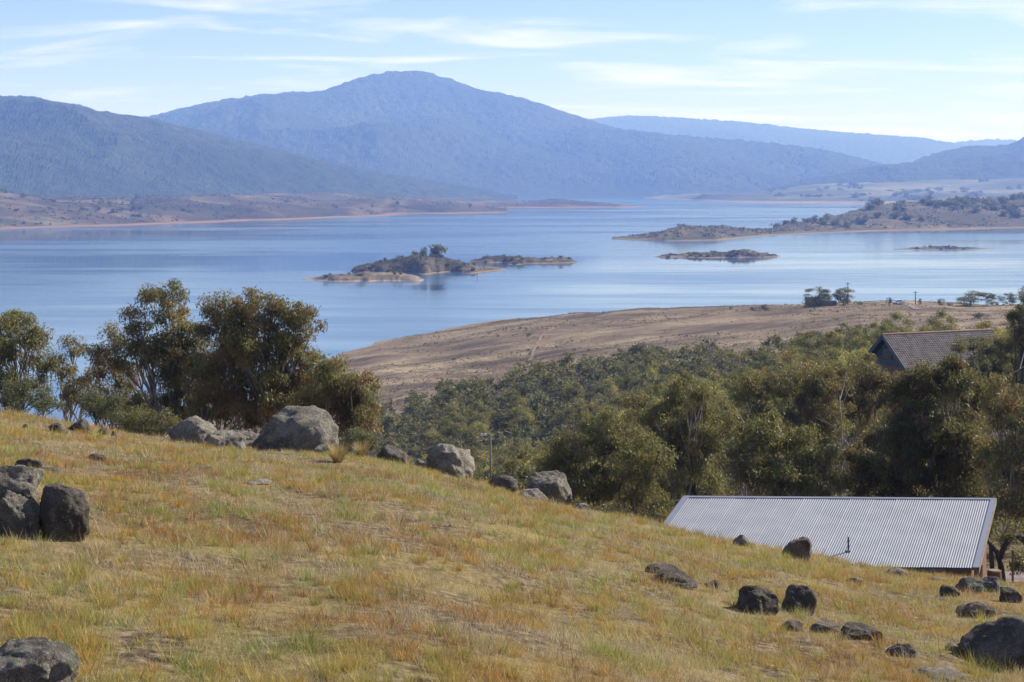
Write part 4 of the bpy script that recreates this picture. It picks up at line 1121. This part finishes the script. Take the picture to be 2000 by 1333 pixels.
# ------------------------------------------------------------------ small built things
def lamp():
    d = 128.0; x = wx(958, d); zt_ = row_z(849, d); zb = zg1(x, d)
    r = tag(empty('street_lamp', (x, d, zb)), 'slim grey street lamp with one short arm behind the crest boulders', 'street lamp')
    H = zt_ - zb
    mb = MB(); mb.tube([[0, 0, -0.3], [0, 0, H * .5], [0, 0, H]], [0.085, 0.07, 0.055], 8); mb.build('pole', M['galv'], r, True)
    mb = MB(); mb.tube([[0, 0, H - .06], [-0.25, 0, H - .02], [-0.42, 0, H - .02]], 0.035, 6); mb.build('arm', M['galv'], r)
    mb = MB(); mb.hexa(np.array([[-.75, -.11, H - .07], [-.28, -.09, H - .08], [-.28, .09, H - .08], [-.75, .11, H - .07], [-.70, -.08, H + .05], [-.30, -.06, H + .07], [-.30, .06, H + .07], [-.70, .08, H + .05]])); hd_ = mb.build('lamp_head', M['white'], r)
    mb = MB(); mb.tube([[-.5, 0, H + .05], [-.5, 0, H + .12], [-.5, 0, H + .19]], [.05, .05, .03], 8); mb.build('light_sensor', M['galv'], hd_)
lamp()
def power_pole(px, d, top, label):
    x = wx(px, d); zb = zg1(x, d); H = row_z(top, d) - zb
    r = tag(empty('power_pole', (x, d, zb)), label, 'power pole')
    mb = MB(); mb.tube([[0, 0, -0.6], [0, 0, H * .5], [0, 0, H]], [0.18, 0.16, 0.13], 8); mb.build('pole', M['pole'], r, True)
    mb = MB(); mb.box((0, 0, H - 0.45), (1.9, 0.12, 0.14), 0.5); c = mb.build('crossarm', M['pole'], r)
    for k in (-0.8, 0.0, 0.8):
        mb = MB(); mb.tube([[k * .88, k * .48, H - .38], [k * .88, k * .48, H - .27], [k * .88, k * .48, H - .16]], [.05, .07, .04], 6); mb.build('insulator', M['white'], c)
power_pole(1656, 602, 552, 'wooden power pole rising behind the round walled tree')
power_pole(1788, 584, 569, 'wooden power pole standing alone on the headland beside the track')
def timber_wall():
    d = 583.0; s = d / FPX; x0, x1 = wx(1573, d), wx(1634, d)
    zb = min(zg1(x0, d), zg1(x1, d)); zt_ = row_z(580.5, d)
    r = tag(empty('timber_wall', ((x0 + x1) / 2, d, zb)), 'long brown board wall of a yard under two trees on the headland', 'wall')
    n_ = 26; w = (x1 - x0) / n_; h = zt_ - zb + 0.6
    for k in range(n_):
        mb = MB(); hh = h * (1.0 if k < 13 else 0.72)
        mb.box((-(x1 - x0) / 2 + (k + .5) * w, 0.02 * (k % 2), hh / 2 - 0.6), (w * 0.94, 0.06, hh)); mb.build('board', M['timber'], r)
    mb = MB()
    for k in range(9):
        mb.box((-(x1 - x0) / 2 + k * (x1 - x0) / 8, 0.14, h * .32 - .6), (0.14, 0.14, h * 0.7))
    mb.build('posts', M['pole'], r)
timber_wall()
def car(px, d, label):
    x = wx(px, d); z = zg1(x, d)
    r = tag(empty('parked_car', (x, d, z + 0.02), 0.25), label, 'car')
    prof = [(-2.1, .45), (-2.1, .85), (-1.95, 1.0), (-1.5, 1.05), (-0.9, 1.5), (0.6, 1.55), (1.15, 1.08), (1.95, 0.95), (2.1, .75), (2.1, .45)]
    mb = MB(); n_ = len(prof)
    V = [[a, s_ * (0.85 if b < 1.2 else 0.68), b] for s_ in (-1, 1) for a, b in prof]
    mb.add(V, [[i, i + 1, n_ + i + 1, n_ + i] for i in range(n_ - 1)] + [[n_ - 1, 0, n_, 2 * n_ - 1]])
    body = mb.mesh('body', M['white'])
    me = bmesh.new(); me.from_mesh(body); me.verts.ensure_lookup_table()
    me.faces.new([me.verts[i] for i in range(n_)]); me.faces.new([me.verts[n_ + i] for i in reversed(range(n_))])
    me.to_mesh(body); me.free(); link('body', body, r)
    for s_ in (-1, 1):
        mb = MB(); mb.hexa(np.array([[-1.3, s_ * .80, 1.1], [1.0, s_ * .80, 1.1], [1.0, s_ * .85, 1.1], [-1.3, s_ * .85, 1.1], [-.85, s_ * .69, 1.45], [.55, s_ * .69, 1.48], [.55, s_ * .74, 1.48], [-.85, s_ * .74, 1.45]])); mb.build('window', M['glass'], r)
        for a in (-1.3, 1.3):
            mb = MB(); mb.tube([[a, s_ * .66, .33], [a, s_ * .78, .33], [a, s_ * .90, .33]], .33, 14); mb.build('wheel', M['rubber'], r)
car(1755, 560, 'small pale car parked at the end of the headland track')
def marker(px, d):
    x = wx(px, d)
    r = tag(empty('channel_marker', (x, d, 0)), 'thin dark marker post standing in the water near the largest island', 'marker')
    mb = MB(); mb.tube([[0, 0, -3], [0, 0, 1.2], [0, 0, 2.6]], [.22, .2, .16], 8); mb.build('post', M['pole'], r)
    mb = MB(); mb.tube([[0, 0, 2.4], [0, 0, 2.9], [0, 0, 3.3]], [.34, .34, .1], 8); mb.build('top_mark', M['red'], r)
marker(932, 1095)
for px, d, lb_ in [(1279, 1795, 'pale survey post with a board on the low headland tip'), (1285, 1797, 'pale survey post with a board on the low headland tip')]:
    z = surf_drop(hd, wx(px, d), d)
    if z is not None:
        r = tag(empty('survey_post', (wx(px, d), d, z)), lb_, 'post', 'survey posts on the headland tip')
        mb = MB(); mb.tube([[0, 0, -.8], [0, 0, 2.5], [0, 0, 5.2]], [.28, .26, .22], 8); mb.build('post', M['track'], r)
        mb = MB(); mb.box((0, -0.3, 4.6), (1.3, .1, 1.0)); mb.build('board', M['track'], r)
def far_house(px, d, o_list, w, label):
    z = surf_drop(o_list, wx(px, d), d)
    if z is None: return
    r = tag(empty('far_house', (wx(px, d), d, z), 0.2), label, 'house')
    mb = MB(); mb.box((0, 0, 1.5), (w, w * .5, 5)); mb.build('wall', M['white'], r)
    mb = MB(); a, b = w / 2 + .5, w * .25 + .5
    mb.add([[-a, -b, 4], [a, -b, 4], [a, b, 4], [-a, b, 4], [-a, 0, 6.4], [a, 0, 6.4]], [[0, 1, 5, 4], [2, 3, 4, 5], [0, 3, 2, 1]], [[0, 4, 3], [1, 2, 5]]); mb.build('roof', M['flash'], r)
    for k in (-.3, 0, .3):
        mb = MB(); mb.box((w * k, -w * .25 - .03, 2.2), (1.6, .1, 1.4)); mb.build('window', M['glass'], r)
far_house(1745, 2560, hd, 13, 'white house on the wooded headland hidden by trees')
far_house(1776, 2545, hd, 16, 'larger white house on the wooded headland skyline')
far_house(1851, 6100, ff, 34, 'pale farmhouse on the hazy far slope')
far_house(1662, 5300, ff, 22, 'tiny white farmhouse by the dark tree line of the far fields')

# bent dark trunk, post and stump beside the shed
def bent_trunk():
    d = 60.0; x = wx(1962, d); zb = zg1(x, d)
    r = tag(empty('bent_tree', (x, d, zb)), 'bent dark tree with an arching trunk beside the shed end', 'tree')
    s = d / FPX
    def q(px, py, dd=0): return [wx(px, d) - x, dd, row_z(py, d) - zb]
    mb = MB()
    mb.tube([q(1960, 1150), q(1956, 1105, .1), q(1948, 1080), q(1930, 1058), q(1922, 1046, .1)], [.13, .11, .09, .07, .04], 7)
    mb.tube([q(1952, 1092), q(1962, 1066), q(1974, 1050), q(1988, 1046), q(2003, 1058), q(2012, 1080)], [.10, .10, .11, .12, .12, .08], 7)
    mb.tube([q(1936, 1150), q(1938, 1120), q(1936, 1085), q(1934, 1060)], [.10, .09, .08, .06], 7)
    mb.build('trunk', M['bark_dark'], r, True)
    rg = np.random.default_rng(8)
    C = np.array([q(1996, 1092), q(2005, 1100, .3), q(1990, 1104), q(1925, 1040), q(1945, 1030, .3), q(1975, 1035), q(2005, 1040), q(2015, 1110)]); C = np.repeat(C, 3, 0) + rg.normal(size=(24, 3)) * .18
    V, F, c = clump_leaves(rg, C, np.full(24, .28), 120, .12, .04, 1.0, DEEP)
    link('crown', mesh_np('crown', V, F, M['leaf'], False, c), r)
bent_trunk()
def stump():
    d = 57.0; x = wx(1942, d); zb = zg1(x, d)
    r = tag(empty('tree_stump', (x, d, zb)), 'short sawn reddish tree stump between the shed end and the road', 'stump')
    mb = MB(); t_ = row_z(1115, d) - zb
    mb.tube([[0, 0, -.3], [0.02, 0, t_ * .5], [0.0, 0, t_]], [.32, .26, .24], 12); mb.build('bark', M['brown_wall'], r)
    mb = MB(); mb.tube([[0, 0, t_ - .01], [0, 0, t_ + .01], [0, 0, t_ + .02]], .20, 12); mb.build('cut_face', M['timber'], r)
stump()
for px, d, lb_ in [(1978, 58.0, 'thin dark fence post beside the gravel road under the bent tree'), ]:
    x = wx(px, d); z = zg1(x, d)
    mb = MB(); mb.tube([[0, 0, -.3], [0, 0, .8], [0, 0, 1.6]], .04, 6); tag(mb.build('fence_post', M['pole'], None, loc=(x, d, z)), lb_, 'post')

# ------------------------------------------------------------------ grass
def grass():
    rng = np.random.default_rng(4)
    NT_ = 62000                                       # tufts
    dd = 11.0 * (56 / 11.0) ** (rng.random(NT_) ** 0.92)
    uu = rng.uniform(-0.46, 0.46, NT_)
    tx, ty = uu * dd, dd
    big = fbm(tx * 0.40, ty * 0.40, seed=31, oct=3); mid_ = fbm(tx * 2.2, ty * 1.5, seed=32, oct=3); hue = fbm(tx * 0.9 + 9, ty * 0.6, seed=33, oct=4, gain=0.65); gr = fbm(tx * 1.2, ty * 0.8 + 30, seed=34, oct=4, gain=0.65)
    straw = np.array([.53, .42, .265]); orange = np.array([.56, .275, .065]); yg = np.array([.48, .40, .09]); green = np.array([.26, .34, .07]); dead = np.array([.40, .335, .275]); rust = np.array([.29, .125, .06])
    pxs = CX + FPX * uu
    hue = hue + 0.8 * np.exp(-((pxs - 60) / 110) ** 2) * sstep(36, 42, dd)
    wo = 0.97 * sstep(-0.05, 0.42, hue + 0.45 * mid_ + 0.22 * sstep(1100, 1800, pxs)); wy = sstep(0.1, 0.7, big + 0.5 * mid_ + 0.15); grn = np.zeros(NT_)
    for gx_, gd_, gw_, ga_ in ((620, 44.5, 2.6, 1.0), (1050, 29, 2.6, 0.75), (900, 36, 3.0, 0.5), (1150, 24, 2.2, 0.5), (470, 16, 1.0, 0.6), (1700, 17, 1.2, 0.4)):
        grn = np.maximum(grn, ga_ * np.exp(-((tx - wx(gx_, gd_)) ** 2 / (gw_ * 1.4) ** 2 + (ty - gd_) ** 2 / gw_ ** 2)))      # damp green patches
    wg = sstep(0.42, 0.9, gr + 0.3 * mid_ + 0.9 * grn); wr = sstep(0.42, 0.9, hue - 0.5 * big + 0.35 * rng.normal(size=NT_))
    c = straw[None] * (1 - wo[:, None]) + orange[None] * wo[:, None]
    c = c * (1 - 0.65 * wy[:, None]) + yg * 0.65 * wy[:, None]
    c = c * (1 - 0.8 * wg[:, None]) + green * 0.8 * wg[:, None]
    c = c * (1 - 0.7 * wr[:, None]) + rust * 0.7 * wr[:, None]
    isd = rng.random(NT_) < 0.20
    c[isd] = dead * 0.7 + c[isd] * 0.3
    tus = (rng.random(NT_) < 0.14) & (dd < 48)         # proud tussocks
    hgt = (0.050 + 0.045 * sstep(-0.2, 0.8, mid_) + 0.02 * wo) * rng.uniform(0.55, 1.35, NT_)
    hgt = np.where(tus, hgt + rng.uniform(0.05, 0.12, NT_), hgt)
    c = np.where(tus[:, None], c * rng.uniform(0.75, 1.15, (NT_, 1)), c)
    keep = fbm(tx * 3.0, ty * 2.0, seed=36, oct=3) > -0.28 + 0.2 * rng.normal(size=NT_)       # thin spots
    tx, ty, dd, c, hgt, tus = tx[keep], ty[keep], dd[keep], c[keep], hgt[keep], tus[keep]
    NT_ = len(tx)
    per = 14
    ti = np.repeat(np.arange(NT_), per); N = len(ti)
    rad = np.abs(rng.normal(size=N)) * np.where(tus[ti], 0.045, 0.07) * (0.8 + dd[ti] / 30)
    th = rng.uniform(0, 6.283, N)
    bx = tx[ti] + np.cos(th) * rad; by = ty[ti] + np.sin(th) * rad
    bz = zg(bx, by) - 0.012
    lod = (0.85 + np.clip(dd[ti] - 14, 0, 60) / 26)
    H = hgt[ti] * rng.uniform(0.5, 1.3, N)
    flat = (rng.random(N) < 0.22) & ~tus[ti]              # fallen pale stalks
    lean = np.where(flat, rng.uniform(0.08, 0.16, N), rng.uniform(0.15, 0.95, N) * H)
    H = np.where(flat, rng.uniform(0.015, 0.05, N), H)
    la = th + rng.normal(size=N) * 0.7
    w = rng.uniform(0.0022, 0.0042, N) * lod
    sa = rng.uniform(0, 6.283, N)
    sx_, sy_ = np.cos(sa) * w, np.sin(sa) * w
    tipx, tipy, tipz = bx + np.cos(la) * lean, by + np.sin(la) * lean, bz + H
    V = np.empty((N, 3, 3), np.float32)
    V[:, 0] = np.stack([bx - sx_, by - sy_, bz], -1); V[:, 1] = np.stack([bx + sx_, by + sy_, bz], -1); V[:, 2] = np.stack([tipx, tipy, tipz], -1)
    lc = np.where(flat[:, None], np.array([.56, .46, .33]) * 0.8 + c[ti] * 0.2, c[ti]) * rng.uniform(0.55, 1.35, (N, 1))
    # proud tussocks: dense sprays of longer blades with their own colour
    K, kb = 6600, 46
    kd = 11.0 * (50 / 11.0) ** (rng.random(K) ** 0.85); ku = rng.uniform(-0.46, 0.46, K)
    kx, ky = ku * kd, kd
    ok = fbm(kx * 0.6, ky * 0.6, seed=38, oct=3) > -0.25
    kx, ky, kd = kx[ok], ky[ok], kd[ok]; K = len(kx)
    pal = np.array([[.50, .39, .11], [.55, .32, .09], [.36, .38, .10], [.54, .43, .27], [.38, .19, .075], [.25, .32, .08]])
    kc = pal[np.clip((rng.random(K) * 4.2 + 1.6 * fbm(kx * 0.5, ky * 0.5, seed=39)).astype(int), 0, 5)]
    kh = rng.uniform(0.09, 0.15, K) * np.where(rng.random(K) < 0.2, 1.7, 1.0)
    qi = np.repeat(np.arange(K), kb); n2 = len(qi)
    rr = np.abs(rng.normal(size=n2)) * 0.035 * (0.8 + kd[qi] / 40); t2 = rng.uniform(0, 6.283, n2)
    gx, gy = kx[qi] + np.cos(t2) * rr, ky[qi] + np.sin(t2) * rr
    gz = zg(gx, gy) - 0.01
    h2 = kh[qi] * rng.uniform(0.5, 1.15, n2); l2 = h2 * rng.uniform(0.2, 0.9, n2); a2 = t2 + rng.normal(size=n2) * 0.5
    w2 = rng.uniform(0.002, 0.004, n2) * (0.85 + np.clip(kd[qi] - 14, 0, 60) / 26); s2 = rng.uniform(0, 6.283, n2)
    V2 = np.empty((n2, 3, 3), np.float32)
    V2[:, 0] = np.stack([gx - np.cos(s2) * w2, gy - np.sin(s2) * w2, gz], -1); V2[:, 1] = np.stack([gx + np.cos(s2) * w2, gy + np.sin(s2) * w2, gz], -1)
    V2[:, 2] = np.stack([gx + np.cos(a2) * l2, gy + np.sin(a2) * l2, gz + h2], -1)
    V = np.concatenate([V, V2]); lc = np.concatenate([lc, kc[qi] * rng.uniform(0.6, 1.25, (n2, 1))]); N = len(V)
    me = mesh_np('grass', V.reshape(-1, 3), np.arange(N * 3).reshape(N, 3), M['blade'], False, np.repeat(lc, 3, axis=0))
    tag(link('grass', me), 'dry straw, orange and green tufts of grass covering the near slope', 'grass', kind='stuff')
grass()

def straw_tussock(px, row, label):
    d = min(hit(px, row) or 99, 47.0); x = wx(px, d); r_ = np.random.default_rng(int(px)); n_ = 260
    th = r_.uniform(0, 6.283, n_); l = r_.uniform(.25, .55, n_); ln = r_.uniform(.2, 1.0, n_) * .38
    b = np.stack([np.cos(th) * .08, np.sin(th) * .08, 0 * th], -1) * r_.random((n_, 1))
    tip = b + np.stack([np.cos(th) * ln, np.sin(th) * ln, l], -1); sd = np.stack([-np.sin(th), np.cos(th), 0 * th], -1) * .009
    V = np.stack([b - sd, b + sd, tip], 1).reshape(-1, 3)
    c = np.repeat(np.array([[.50, .36, .17]]) * r_.uniform(.6, 1.2, (n_, 1)), 3, 0)
    o = link('grass_tussock', mesh_np('grass_tussock', V, np.arange(n_ * 3).reshape(-1, 3), M['blade'], False, c), None, (x, d, zg1(x, d) - .02))
    tag(o, label, 'grass tussock')
straw_tussock(706, 893, 'tall straw-coloured grass tussock between the largest boulder and the round brown boulder')
straw_tussock(660, 905, 'rounded dry grass tussock on the green patch below the largest boulder')
# ------------------------------------------------------------------ haze
def haze():
    mb = MB()
    x0, x1, y0, y1, z0, z1 = -18500, 18500, -60, 18500, -18, 760
    mb.box(((x0 + x1) / 2, (y0 + y1) / 2, (z0 + z1) / 2), (x1 - x0, y1 - y0, z1 - z0))
    m = bpy.data.materials.new('haze'); m.use_nodes = True
    n, l = m.node_tree.nodes, m.node_tree.links
    n.remove(n['Principled BSDF'])
    v = n.new('ShaderNodeVolumePrincipled')
    v.inputs['Color'].default_value = (0.24, 0.42, 1.0, 1)
    v.inputs['Absorption Color'].default_value = (1, 1, 1, 1)
    v.inputs['Density'].default_value = 1.2e-4
    v.inputs['Anisotropy'].default_value = 0.0
    l.new(v.outputs[0], n['Material Output'].inputs['Volume'])
    o = mb.build('haze', m)
    tag(o, kind='stuff'); o['label'] = 'thin blue haze over the lake and hills'; o['category'] = 'haze'
haze()
